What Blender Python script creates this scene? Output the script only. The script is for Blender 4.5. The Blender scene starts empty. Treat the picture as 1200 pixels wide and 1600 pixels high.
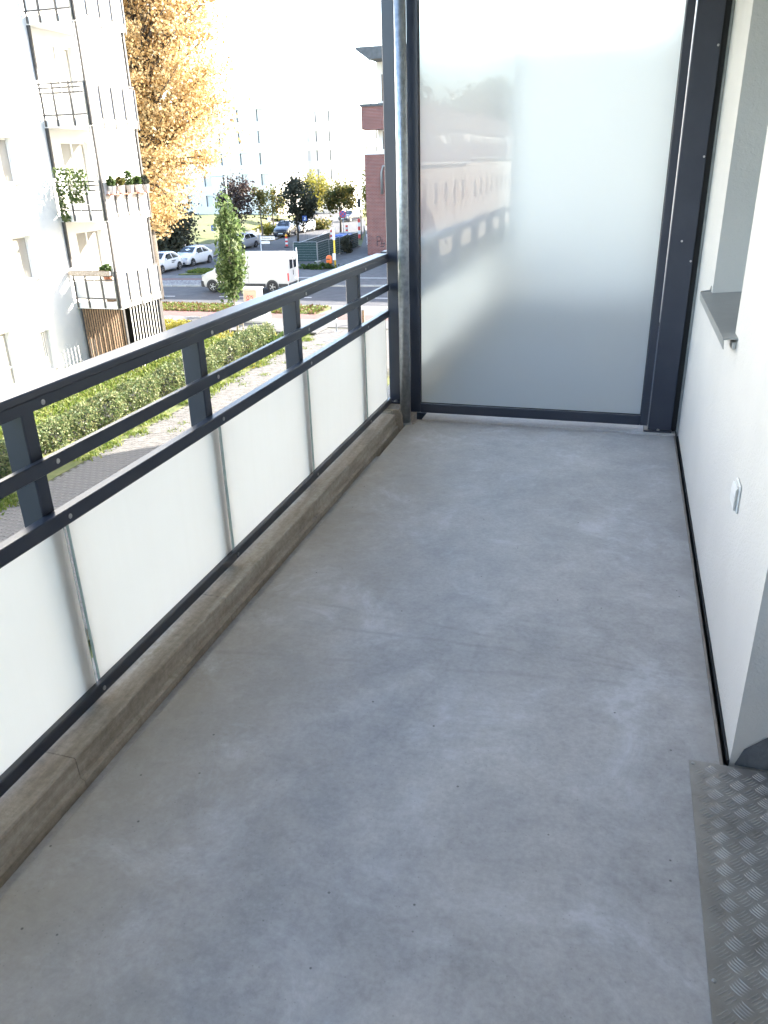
import bpy, math, random
import numpy as np
from mathutils import Vector, Matrix

random.seed(7); rng = np.random.default_rng(7)
R = math.radians
sc = bpy.context.scene
COL = sc.collection

# ------------------------------------------------------------------ camera
cam = bpy.data.cameras.new('camera'); cam_o = bpy.data.objects.new('camera', cam); COL.objects.link(cam_o)
cam.sensor_fit = 'VERTICAL'; cam.sensor_height = 36.0; cam.lens = 1221.2/1600*36.0
cam.clip_start = 0.02; cam.clip_end = 2000
yaw, pit, rol = .2952, .4172, .0277
fw = Vector((-math.sin(yaw)*math.cos(pit), math.cos(yaw)*math.cos(pit), -math.sin(pit)))
rt = Vector((math.cos(yaw), math.sin(yaw), 0)); dn = fw.cross(rt)
r2 = rt*math.cos(rol)+dn*math.sin(rol); d2 = -rt*math.sin(rol)+dn*math.cos(rol)
M = Matrix.Identity(4)
for i in range(3):
    M[i][0] = r2[i]; M[i][1] = -d2[i]; M[i][2] = -fw[i]
M.translation = (0, 0, 1.6)
cam_o.matrix_world = M
sc.camera = cam_o

# ------------------------------------------------------------------ light
SUN_AZ, SUN_EL = 45.0, 26.0            # azimuth from +y towards +x
w = bpy.data.worlds.new('World'); sc.world = w; w.use_nodes = True
nt = w.node_tree; bg = nt.nodes['Background']
sky = nt.nodes.new('ShaderNodeTexSky'); sky.sky_type = 'NISHITA'; sky.sun_disc = False
sky.sun_elevation = R(SUN_EL); sky.sun_rotation = R(SUN_AZ)
sky.air_density = 1.0; sky.dust_density = 1.2; sky.ozone_density = 0.6
nt.links.new(sky.outputs[0], bg.inputs[0]); bg.inputs[1].default_value = 0.15
sun = bpy.data.lights.new('sun', 'SUN'); sun_o = bpy.data.objects.new('sun', sun); COL.objects.link(sun_o)
sun.energy = 5.0; sun.angle = R(0.53); sun.color = (1.0, 0.93, 0.82)
sd = Vector((math.sin(R(SUN_AZ))*math.cos(R(SUN_EL)), math.cos(R(SUN_AZ))*math.cos(R(SUN_EL)), math.sin(R(SUN_EL))))
sun_o.rotation_euler = sd.to_track_quat('Z', 'Y').to_euler()
sun_o.location = (20, 20, 40)
vs = sc.view_settings
vs.view_transform = 'Standard'; vs.look = 'None'; vs.exposure = 2.83; vs.gamma = 1.0; vs.use_curve_mapping = False
sc.cycles.use_denoising = True
try: sc.cycles.denoiser = 'OPENIMAGEDENOISE'
except Exception: pass
sc.cycles.use_adaptive_sampling = True; sc.cycles.adaptive_threshold = .02; sc.cycles.max_bounces = 8; sc.cycles.diffuse_bounces = 4; sc.cycles.transparent_max_bounces = 12
sc.cycles.caustics_refractive = True; sc.cycles.caustics_reflective = True; sc.cycles.sample_clamp_indirect = 8.0

# ------------------------------------------------------------------ materials
MT = {}
def srgb(r, g, b):
    f = lambda c: ((c/255+.055)/1.055)**2.4 if c/255 > .04045 else c/255/12.92
    return (f(r), f(g), f(b), 1)
def new_mat(name):
    m = bpy.data.materials.new(name); m.use_nodes = True
    MT[name] = m
    return m, m.node_tree, m.node_tree.nodes['Principled BSDF']
def node(nt, t, **k):
    n = nt.nodes.new(t)
    for a, b in k.items():
        if a.startswith('i_'): n.inputs[a[2:].replace('_', ' ')].default_value = b
        else: setattr(n, a, b)
    return n
def ramp(nt, src, stops):
    r = nt.nodes.new('ShaderNodeValToRGB'); el = r.color_ramp.elements
    while len(el) < len(stops): el.new(.5)
    for e, (p, c) in zip(el, stops): e.position = p; e.color = c if len(c) == 4 else (*c, 1)
    if src is not None: nt.links.new(src, r.inputs[0])
    return r
def noise(nt, co, scale, detail=4, rough=.55, dist=0.):
    n = nt.nodes.new('ShaderNodeTexNoise'); n.inputs['Scale'].default_value = scale
    n.inputs['Detail'].default_value = detail; n.inputs['Roughness'].default_value = rough; n.inputs['Distortion'].default_value = dist
    nt.links.new(co, n.inputs['Vector']); return n
def mixc(nt, fac, a, b, mode='MIX'):
    n = nt.nodes.new('ShaderNodeMix'); n.data_type = 'RGBA'; n.blend_type = mode
    for s, v in ((0, fac), (6, a), (7, b)):
        if hasattr(v, 'is_linked') or hasattr(v, 'links'): nt.links.new(v, n.inputs[s])
        else: n.inputs[s].default_value = v if s == 0 or len(v) == 4 else (*v, 1)
    return n.outputs[2]
def pm(name, c1, c2=None, scale=3., rough=.6, bump=0., bscale=60., metal=0., rvar=0., spec=.5, detail=5, obj=True, contrast=(.35, .65)):
    m, t, b = new_mat(name)
    tc = t.nodes.new('ShaderNodeTexCoord'); co = tc.outputs['Object']
    b.inputs['Roughness'].default_value = rough; b.inputs['Metallic'].default_value = metal
    b.inputs['Specular IOR Level'].default_value = spec
    if c2 is None: c2 = tuple(min(1, c*1.12) for c in c1[:3])
    n = noise(t, co, scale, detail)
    r = ramp(t, n.outputs['Fac'], [(contrast[0], c1), (contrast[1], c2)])
    t.links.new(r.outputs[0], b.inputs['Base Color'])
    if rvar:
        rr = ramp(t, n.outputs['Fac'], [(.3, (rough-rvar,)*3), (.7, (rough+rvar,)*3)]); t.links.new(rr.outputs[0], b.inputs['Roughness'])
    if bump:
        n2 = noise(t, co, bscale, 4, .6); bp = t.nodes.new('ShaderNodeBump'); bp.inputs['Strength'].default_value = bump
        bp.inputs['Distance'].default_value = .01
        t.links.new(n2.outputs['Fac'], bp.inputs['Height']); t.links.new(bp.outputs[0], b.inputs['Normal'])
    return m

def mat_floor():
    m, t, b = new_mat('balcony_concrete')
    co = t.nodes.new('ShaderNodeTexCoord').outputs['Object']
    big = noise(t, co, 1.3, 6, .6, .4); mid = noise(t, co, 5.5, 8, .65, .3); fine = noise(t, co, 60, 6, .7)
    base = ramp(t, big.outputs['Fac'], [(.32, (.318, .308, .308)), (.5, (.37, .356, .352)), (.68, (.425, .408, .398))]).outputs[0]
    m1 = ramp(t, mid.outputs['Fac'], [(.28, (.80, .80, .81)), (.5, (1, 1, 1)), (.74, (1.13, 1.125, 1.115))]).outputs[0]
    c = mixc(t, 1., base, m1, 'MULTIPLY')
    m2 = ramp(t, fine.outputs['Fac'], [(.3, (.86, .86, .86)), (.7, (1.1, 1.1, 1.1))]).outputs[0]
    c = mixc(t, 1., c, m2, 'MULTIPLY')
    # brownish damp staining along the gutter side (x towards -1.3) with a ragged edge
    sep = t.nodes.new('ShaderNodeSeparateXYZ'); t.links.new(co, sep.inputs[0])
    wob = noise(t, co, 3.0, 6, .7); ad = node(t, 'ShaderNodeMath', operation='MULTIPLY_ADD'); t.links.new(wob.outputs['Fac'], ad.inputs[0]); ad.inputs[1].default_value = 1.1; t.links.new(sep.outputs[0], ad.inputs[2])
    st = ramp(t, ad.outputs[0], [(.0, (1, 1, 1)), (.32, (0, 0, 0))]); st.color_ramp.interpolation = 'EASE'
    mp = node(t, 'ShaderNodeMapRange'); t.links.new(ad.outputs[0], mp.inputs[0]); mp.inputs[1].default_value = -.36; mp.inputs[2].default_value = .30; mp.inputs[3].default_value = .8; mp.inputs[4].default_value = 0.
    c = mixc(t, mp.outputs[0], c, (.33, .30, .26))
    # pale efflorescence patches and rings
    e = noise(t, co, 2.6, 9, .75, .5); ef = ramp(t, e.outputs['Fac'], [(.50, (0, 0, 0)), (.58, (.16, .16, .16)), (.65, (.46, .46, .46)), (.74, (.2, .2, .2))]).outputs[0]
    c = mixc(t, ef, c, (.56, .565, .60))
    # hairline scuffs, stretched across the floor
    mpn = t.nodes.new('ShaderNodeMapping'); mpn.inputs['Scale'].default_value = (1.6, 15, 1); mpn.inputs['Rotation'].default_value = (0, 0, .12); t.links.new(co, mpn.inputs[0])
    sn = noise(t, mpn.outputs[0], 1.5, 5, .6); sf = ramp(t, sn.outputs['Fac'], [(.68, (0, 0, 0)), (.74, (.30, .30, .30))]).outputs[0]
    c = mixc(t, sf, c, (.25, .245, .24))
    # pores and trowel grain
    pv = t.nodes.new('ShaderNodeTexVoronoi'); pv.inputs['Scale'].default_value = 75; t.links.new(co, pv.inputs['Vector'])
    pq = ramp(t, pv.outputs['Distance'], [(.10, (1, 1, 1)), (.2, (0, 0, 0))]).outputs[0]; pk2 = ramp(t, pv.outputs['Color'], [(.72, (0, 0, 0)), (.8, (.38, .38, .38))]).outputs[0]
    c = mixc(t, mixc(t, 1., pq, pk2, 'MULTIPLY'), c, (.17, .165, .16))
    tmp_ = t.nodes.new('ShaderNodeMapping'); tmp_.inputs['Scale'].default_value = (3, 40, 1); tmp_.inputs['Rotation'].default_value = (0, 0, -.35); t.links.new(co, tmp_.inputs[0])
    tg = noise(t, tmp_.outputs[0], 2.2, 6, .7, .6); c = mixc(t, 1., c, ramp(t, tg.outputs['Fac'], [(.3, (.985, .985, .985)), (.7, (1.015, 1.015, 1.015))]).outputs[0], 'MULTIPLY')
    m25 = noise(t, co, 17, 8, .7, .5); c = mixc(t, 1., c, ramp(t, m25.outputs['Fac'], [(.3, (.9, .9, .9)), (.7, (1.08, 1.08, 1.08))]).outputs[0], 'MULTIPLY')
    # two old drag marks crossing mid-floor (world y about 2.4)
    for y0_, sl_, amp in ((.14, -.004, .36), (.23, -.10, .27), (-.02, .12, .24)):
        wv = noise(t, co, 2.5, 5, .6); l1 = node(t, 'ShaderNodeMath', operation='MULTIPLY_ADD'); t.links.new(sep.outputs[0], l1.inputs[0]); l1.inputs[1].default_value = -sl_; t.links.new(sep.outputs[1], l1.inputs[2])
        l2 = node(t, 'ShaderNodeMath', operation='MULTIPLY_ADD'); t.links.new(wv.outputs['Fac'], l2.inputs[0]); l2.inputs[1].default_value = .09; t.links.new(l1.outputs[0], l2.inputs[2])
        l3 = node(t, 'ShaderNodeMath', operation='SUBTRACT'); t.links.new(l2.outputs[0], l3.inputs[0]); l3.inputs[1].default_value = y0_
        l4 = node(t, 'ShaderNodeMath', operation='ABSOLUTE'); t.links.new(l3.outputs[0], l4.inputs[0])
        lr = ramp(t, l4.outputs[0], [(.003, (amp,)*3), (.014, (0, 0, 0))]).outputs[0]
        brk = noise(t, co, 6, 3, .6); lr = mixc(t, 1., lr, ramp(t, brk.outputs['Fac'], [(.42, (0, 0, 0)), (.6, (1, 1, 1))]).outputs[0], 'MULTIPLY')
        c = mixc(t, lr, c, (.2, .19, .185))
    # grit washed along the wall joint
    gx = node(t, 'ShaderNodeMath', operation='MULTIPLY_ADD'); t.links.new(fine.outputs['Fac'], gx.inputs[0]); gx.inputs[1].default_value = .12; t.links.new(sep.outputs[0], gx.inputs[2])
    gm = node(t, 'ShaderNodeMapRange'); t.links.new(gx.outputs[0], gm.inputs[0]); gm.inputs[1].default_value = .84; gm.inputs[2].default_value = .94; gm.inputs[3].default_value = 0.; gm.inputs[4].default_value = .5
    c = mixc(t, gm.outputs[0], c, (.22, .2, .175))
    # dark specks
    v = t.nodes.new('ShaderNodeTexVoronoi'); v.inputs['Scale'].default_value = 14; v.inputs['Randomness'].default_value = 1; t.links.new(co, v.inputs['Vector'])
    sp = ramp(t, v.outputs['Distance'], [(.035, (1, 1, 1)), (.06, (0, 0, 0))]).outputs[0]
    pk = ramp(t, v.outputs['Color'], [(.52, (0, 0, 0)), (.60, (.75, .75, .75))]).outputs[0]
    spk = mixc(t, 1., sp, pk, 'MULTIPLY')
    c = mixc(t, spk, c, (.05, .048, .045))
    t.links.new(c, b.inputs['Base Color'])
    rr = ramp(t, mid.outputs['Fac'], [(.3, (.42,)*3), (.7, (.66,)*3)]).outputs[0]; t.links.new(rr, b.inputs['Roughness'])
    b.inputs['Specular IOR Level'].default_value = .45
    bp = t.nodes.new('ShaderNodeBump'); bp.inputs['Strength'].default_value = .22; bp.inputs['Distance'].default_value = .004
    hm = mixc(t, .5, mid.outputs['Fac'], fine.outputs['Fac']); t.links.new(hm, bp.inputs['Height']); t.links.new(bp.outputs[0], b.inputs['Normal'])
mat_floor()
def mat_curb():
    m, t, b = new_mat('curb_concrete')
    co = t.nodes.new('ShaderNodeTexCoord').outputs['Object']
    mp = t.nodes.new('ShaderNodeMapping'); mp.inputs['Scale'].default_value = (6, .8, 6); t.links.new(co, mp.inputs[0])
    a = noise(t, mp.outputs[0], 3, 8, .65, .3); f = noise(t, co, 45, 6, .7); g = noise(t, co, 5, 6, .7)
    c = ramp(t, a.outputs['Fac'], [(.3, (.22, .183, .148)), (.5, (.33, .288, .245)), (.7, (.44, .40, .352))]).outputs[0]
    c = mixc(t, 1., c, ramp(t, f.outputs['Fac'], [(.3, (.75, .75, .75)), (.7, (1.15, 1.15, 1.15))]).outputs[0], 'MULTIPLY')
    moss = ramp(t, g.outputs['Fac'], [(.6, (0, 0, 0)), (.74, (.75, .75, .75))]).outputs[0]
    c = mixc(t, moss, c, (.19, .17, .105))
    t.links.new(c, b.inputs['Base Color']); b.inputs['Roughness'].default_value = .85
    bp = t.nodes.new('ShaderNodeBump'); bp.inputs['Strength'].default_value = .5; bp.inputs['Distance'].default_value = .006
    t.links.new(f.outputs['Fac'], bp.inputs['Height']); t.links.new(bp.outputs[0], b.inputs['Normal'])
mat_curb()
def mat_anthracite():
    m, t, b = new_mat('anthracite_metal')
    co = t.nodes.new('ShaderNodeTexCoord').outputs['Object']
    n = noise(t, co, 4, 5); f = noise(t, co, 700, 2, .5)
    c = ramp(t, n.outputs['Fac'], [(.3, (.018, .023, .040)), (.7, (.026, .032, .050))]).outputs[0]
    d = ramp(t, f.outputs['Fac'], [(.76, (0, 0, 0)), (.8, (.25, .25, .25))]).outputs[0]
    c = mixc(t, d, c, (.25, .25, .25))
    t.links.new(c, b.inputs['Base Color']); b.inputs['Roughness'].default_value = .38; b.inputs['Coat Weight'].default_value = .2; b.inputs['Coat Roughness'].default_value = .2
    bp = t.nodes.new('ShaderNodeBump'); bp.inputs['Strength'].default_value = .06; bp.inputs['Distance'].default_value = .001
    t.links.new(f.outputs['Fac'], bp.inputs['Height']); t.links.new(bp.outputs[0], b.inputs['Normal'])
mat_anthracite()
pm('dark_gasket', (.008, .008, .009), rough=.7)
pm('screw_steel', (.35, .35, .36), (.5, .5, .5), 40, .35, metal=.9)
pm('galvanised', (.30, .32, .34), (.48, .50, .52), 30, .38, .1, 90, metal=.75, rvar=.1)
pm('shade_blue_floor', (.05, .068, .105), (.07, .09, .13), 6, .7)  # shade and sky blue put into the next balcony floor's colour
pm('sheet_zinc', (.22, .225, .22), (.30, .305, .30), 14, .5, .05, 50, metal=.35, rvar=.1)
def mat_plaster(name, col, bs=150, st=.8, dirt=.04, dist=.006):
    m, t, b = new_mat(name)
    co = t.nodes.new('ShaderNodeTexCoord').outputs['Object']
    n = noise(t, co, 1.6, 6, .6); f = noise(t, co, bs, 3, .6); p = noise(t, co, bs*.35, 2, .5)
    c = ramp(t, n.outputs['Fac'], [(.3, tuple(k*(1-dirt*2) for k in col)), (.7, col)]).outputs[0]
    t.links.new(c, b.inputs['Base Color']); b.inputs['Roughness'].default_value = .9; b.inputs['Specular IOR Level'].default_value = .2
    h = mixc(t, .5, f.outputs['Fac'], p.outputs['Fac'])
    bp = t.nodes.new('ShaderNodeBump'); bp.inputs['Strength'].default_value = st; bp.inputs['Distance'].default_value = dist
    t.links.new(h, bp.inputs['Height']); t.links.new(bp.outputs[0], b.inputs['Normal'])
mat_plaster('white_plaster', (.60, .572, .535))
mat_plaster('neighbour_plaster', (.80, .79, .76), 60, .3)
mat_plaster('cream_plaster', (.74, .67, .56), 40, .3)
mat_plaster('far_plaster', (.84, .795, .72), 20, .2)
pm('white_paint', (.72, .72, .71), (.78, .78, .77), 5, .5)
pm('white_plastic', (.62, .61, .585), rough=.45)
def mat_opal():   # white opal laminated glass, lets diffuse light through
    m, t, b = new_mat('opal_glass')
    out = t.nodes['Material Output']
    co = t.nodes.new('ShaderNodeTexCoord').outputs['Object']
    n = noise(t, co, 2.0, 5, .6)
    c = ramp(t, n.outputs['Fac'], [(.3, (.885, .87, .845)), (.7, (.91, .895, .87))]).outputs[0]
    dm = t.nodes.new('ShaderNodeMapping'); dm.inputs['Scale'].default_value = (20, 20, .8); t.links.new(co, dm.inputs[0])
    dn_ = noise(t, dm.outputs[0], 1.2, 6, .65); c = mixc(t, 1., c, ramp(t, dn_.outputs['Fac'], [(.35, (.99, .989, .986)), (.6, (1, 1, 1))]).outputs[0], 'MULTIPLY')
    tr = t.nodes.new('ShaderNodeBsdfTranslucent'); t.links.new(c, tr.inputs[0])
    t.links.new(c, b.inputs['Base Color']); b.inputs['Roughness'].default_value = .22; b.inputs['Specular IOR Level'].default_value = .35
    mx = t.nodes.new('ShaderNodeMixShader'); mx.inputs[0].default_value = .56
    t.links.new(b.outputs[0], mx.inputs[1]); t.links.new(tr.outputs[0], mx.inputs[2]); t.links.new(mx.outputs[0], out.inputs[0])
mat_opal()
pm('glass_edge', (.42, .52, .50), (.55, .62, .60), 30, .2)
def mat_frost():  # satin glass: blurred view through, clear gloss on the face
    m, t, b = new_mat('satin_glass')
    out = t.nodes['Material Output']
    rf = t.nodes.new('ShaderNodeBsdfRefraction'); rf.inputs['Color'].default_value = (.84, .85, .835, 1); rf.inputs['Roughness'].default_value = .58; rf.inputs['IOR'].default_value = 1.12
    tr = t.nodes.new('ShaderNodeBsdfTranslucent'); tr.inputs[0].default_value = (.90, .93, .92, 1)
    df = t.nodes.new('ShaderNodeBsdfDiffuse'); df.inputs[0].default_value = (.60, .66, .65, 1)
    a = t.nodes.new('ShaderNodeMixShader'); a.inputs[0].default_value = .24; t.links.new(rf.outputs[0], a.inputs[1]); t.links.new(tr.outputs[0], a.inputs[2])
    d = t.nodes.new('ShaderNodeMixShader'); d.inputs[0].default_value = .10; t.links.new(a.outputs[0], d.inputs[1]); t.links.new(df.outputs[0], d.inputs[2])
    gl = t.nodes.new('ShaderNodeBsdfGlossy'); gl.inputs['Roughness'].default_value = .0; gl.inputs['Color'].default_value = (1, 1, 1, 1)
    fr = t.nodes.new('ShaderNodeFresnel'); fr.inputs[0].default_value = 1.42
    x = t.nodes.new('ShaderNodeMixShader'); t.links.new(fr.outputs[0], x.inputs[0]); t.links.new(d.outputs[0], x.inputs[1]); t.links.new(gl.outputs[0], x.inputs[2])
    t.links.new(x.outputs[0], out.inputs[0])
    m2, t2, b2 = new_mat('clear_back'); o2 = t2.nodes['Material Output']
    tp = t2.nodes.new('ShaderNodeBsdfTransparent'); tp.inputs[0].default_value = (.95, .98, .97, 1); t2.links.new(tp.outputs[0], o2.inputs[0])
mat_frost()
def mat_window(name='window_glass', tint=(.03, .035, .04), spec=.8):
    m, t, b = new_mat(name)
    b.inputs['Base Color'].default_value = (*tint, 1); b.inputs['Roughness'].default_value = .04; b.inputs['IOR'].default_value = 1.6
    b.inputs['Specular IOR Level'].default_value = spec
mat_window(); mat_window('car_glass', (.012, .014, .016), .3); mat_window('far_glass', (.72, .71, .69)); mat_window('curtained_glass', (.30, .29, .26))  # far_glass: bright sky on the panes put into a pale base colour
def mat_tread():
    m, t, b = new_mat('tread_aluminium')
    co = t.nodes.new('ShaderNodeTexCoord').outputs['Object']
    n = noise(t, co, 9, 8, .65); f = noise(t, co, 260, 3, .6)
    c = ramp(t, n.outputs['Fac'], [(.25, (.14, .13, .115)), (.42, (.30, .285, .27)), (.7, (.38, .365, .35))]).outputs[0]
    t.links.new(c, b.inputs['Base Color']); b.inputs['Metallic'].default_value = .75
    t.links.new(ramp(t, f.outputs['Fac'], [(.3, (.36,)*3), (.7, (.52,)*3)]).outputs[0], b.inputs['Roughness'])
mat_tread()
pm('tread_ridge', (.28, .268, .255), (.44, .425, .405), 9, .44, metal=.65)
pm('reveal_sheet_grey', (.10, .105, .112), (.15, .155, .165), 18, .8, .3, 120)
pm('joint_brown', (.16, .13, .11), (.22, .19, .165), 12, .8)
# outdoors
pm('asphalt', (.045, .045, .050), (.068, .067, .072), 1.2, .85, .3, 60)
pm('kerb_stone', (.30, .30, .29), (.40, .39, .37), 3, .85, .3, 40)
pm('paving_grey', (.08, .078, .077), (.118, .115, .112), 2, .9, .3, 30)
pm('paving_sand', (.16, .145, .13), (.21, .19, .17), 1.5, .9, .3, 30)
pm('cobble_grey', (.08, .08, .08), (.26, .25, .24), 7, .9, .6, 9, detail=2)
pm('bike_red', (.12, .06, .053), (.155, .082, .072), 3, .9, .2, 40)
pm('paver_concrete', (.08, .076, .073), (.13, .124, .118), 5, .9, .3, 60)
pm('joint_soil', (.03, .028, .02), (.05, .055, .025), 4, .95)
pm('soil', (.07, .055, .035), (.13, .10, .06), 3, .95, .5, 20)
pm('road_paint', (.6, .6, .58), (.72, .72, .7), 8, .7)
pm('lawn_ground', (.07, .09, .025), (.13, .13, .045), 2.5, .95, .5, 30)
pm('bark', (.07, .055, .042), (.14, .115, .09), 14, .9, .6, 30)
pm('bark_pale', (.22, .19, .15), (.32, .28, .23), 14, .9, .5, 30)
pm('balcony_grey_metal', (.045, .043, .043), (.07, .067, .065), 6, .5)
pm('wood_slat', (.16, .10, .06), (.26, .17, .10), 12, .7, .2, 40)
pm('white_slat', (.62, .61, .59), (.70, .69, .67), 6, .6)
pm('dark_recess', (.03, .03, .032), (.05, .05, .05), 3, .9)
pm('curtain', (.45, .42, .36), (.60, .56, .48), 6, .9)
pm('terracotta', (.30, .11, .06), (.38, .16, .09), 10, .8)
pm('red_roof', (.20, .15, .135), (.28, .21, .19), 3, .8, .6, 12)
pm('slate_grey', (.07, .075, .08), (.10, .105, .11), 4, .6)
pm('tyre', (.015, .015, .016), (.025, .025, .026), 20, .85)
pm('rim_alloy', (.30, .30, .31), (.42, .42, .43), 20, .35, metal=.8)
pm('black_plastic', (.025, .026, .028), (.04, .04, .043), 10, .55)
pm('green_screen', (.016, .04, .042), (.026, .055, .055), 4, .8, .2, 60)
pm('orange_plastic', (.75, .13, .015), (.82, .18, .03), 6, .45)
pm('yellow_paint', (.75, .50, .03), (.80, .58, .06), 6, .5)
pm('amber_lens', (.85, .38, .02), (.9, .45, .04), 6, .3)
pm('signal_red', (.60, .03, .03), (.66, .05, .05), 6, .5)
pm('sign_blue', (.04, .09, .30), (.06, .12, .36), 6, .45)
pm('sign_white', (.78, .78, .76), (.82, .82, .80), 6, .5)
pm('print_black', (.02, .02, .02), rough=.6)
pm('cabinet_beige', (.40, .27, .19), (.46, .32, .23), 4, .6)
pm('cabinet_grey', (.36, .36, .34), (.44, .44, .42), 5, .6)
pm('graffiti_red', (.55, .03, .03), (.6, .05, .05), 8, .6)
pm('skin', (.45, .27, .19), rough=.6)
pm('shirt_white', (.72, .72, .72), rough=.8)
pm('trousers_black', (.02, .02, .023), rough=.85)
pm('manhole_iron', (.10, .10, .10), (.16, .155, .15), 30, .6, .5, 60, metal=.4)
pm('blue_tarp', (.03, .10, .42), (.05, .14, .5), 4, .6)
def car_paint(name, col, rough=.25):
    m, t, b = new_mat(name); b.inputs['Base Color'].default_value = (*col, 1); b.inputs['Roughness'].default_value = rough
    b.inputs['Coat Weight'].default_value = .6; b.inputs['Coat Roughness'].default_value = .05
    co = t.nodes.new('ShaderNodeTexCoord').outputs['Object']; n = noise(t, co, 3, 4)
    c = ramp(t, n.outputs['Fac'], [(.3, tuple(k*.9 for k in col)), (.7, col)]).outputs[0]; t.links.new(c, b.inputs['Base Color'])
car_paint('car_white', (.66, .66, .67)); car_paint('car_navy', (.025, .03, .05)); car_paint('van_white', (.58, .56, .53), .35); car_paint('car_silver', (.35, .36, .38))
def mat_brick():
    m, t, b = new_mat('red_brick')
    co = t.nodes.new('ShaderNodeTexCoord').outputs['Object']
    mp = t.nodes.new('ShaderNodeMapping'); mp.inputs['Rotation'].default_value = (R(90), 0, 0); t.links.new(co, mp.inputs[0])
    br = t.nodes.new('ShaderNodeTexBrick'); t.links.new(mp.outputs[0], br.inputs['Vector'])
    br.inputs['Scale'].default_value = 1.0; br.inputs['Brick Width'].default_value = .26; br.inputs['Row Height'].default_value = .105; br.inputs['Mortar Size'].default_value = .014
    br.inputs['Color1'].default_value = (.19, .048, .038, 1); br.inputs['Color2'].default_value = (.26, .075, .058, 1); br.inputs['Mortar'].default_value = (.30, .26, .24, 1)
    n = noise(t, co, 2, 4); c = mixc(t, 1., br.outputs['Color'], ramp(t, n.outputs['Fac'], [(.3, (.8, .8, .8)), (.7, (1.1, 1.1, 1.1))]).outputs[0], 'MULTIPLY')
    t.links.new(c, b.inputs['Base Color']); b.inputs['Roughness'].default_value = .9
    bp = t.nodes.new('ShaderNodeBump'); bp.inputs['Strength'].default_value = .5; bp.inputs['Distance'].default_value = .02; bp.invert = True
    t.links.new(br.outputs['Fac'], bp.inputs['Height']); t.links.new(bp.outputs[0], b.inputs['Normal'])
mat_brick()
def mat_leaf(name, cols, trans=.45):
    m, t, b = new_mat(name); out = t.nodes['Material Output']
    at = t.nodes.new('ShaderNodeAttribute'); at.attribute_name = 'tint'
    st = [(i/(len(cols)-1), c) for i, c in enumerate(cols)]
    c = ramp(t, at.outputs['Fac'], st).outputs[0]
    t.links.new(c, b.inputs['Base Color']); b.inputs['Roughness'].default_value = .55; b.inputs['Specular IOR Level'].default_value = .3
    tr = t.nodes.new('ShaderNodeBsdfTranslucent'); t.links.new(c, tr.inputs[0])
    mx = t.nodes.new('ShaderNodeMixShader'); mx.inputs[0].default_value = trans
    t.links.new(b.outputs[0], mx.inputs[1]); t.links.new(tr.outputs[0], mx.inputs[2]); t.links.new(mx.outputs[0], out.inputs[0])
mat_leaf('leaf_gold', [(.36, .22, .09), (.52, .37, .17), (.63, .50, .28), (.44, .28, .12)])
mat_leaf('leaf_green', [(.03, .055, .014), (.048, .085, .02), (.085, .125, .035)])
mat_leaf('leaf_dark', [(.036, .040, .027), (.056, .06, .038), (.08, .08, .05)], .3)
mat_leaf('leaf_purple', [(.045, .03, .03), (.07, .045, .04), (.09, .07, .05)], .3)
mat_leaf('leaf_olive', [(.06, .075, .02), (.11, .11, .03), (.20, .15, .04)])
mat_leaf('leaf_yellow', [(.13, .14, .025), (.24, .22, .04), (.34, .28, .05)])
mat_leaf('leaf_hedge', [(.05, .085, .03), (.095, .135, .05), (.17, .20, .09), (.23, .22, .10)], .35)
mat_leaf('leaf_fresh', [(.05, .085, .025), (.09, .135, .045), (.17, .21, .09)], .45)
mat_leaf('grass_blade', [(.07, .11, .02), (.12, .17, .03), (.19, .2, .05)], .4)
mat_leaf('leaf_fallen', [(.13, .06, .03), (.10, .05, .025), (.17, .09, .04)], .2)

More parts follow.
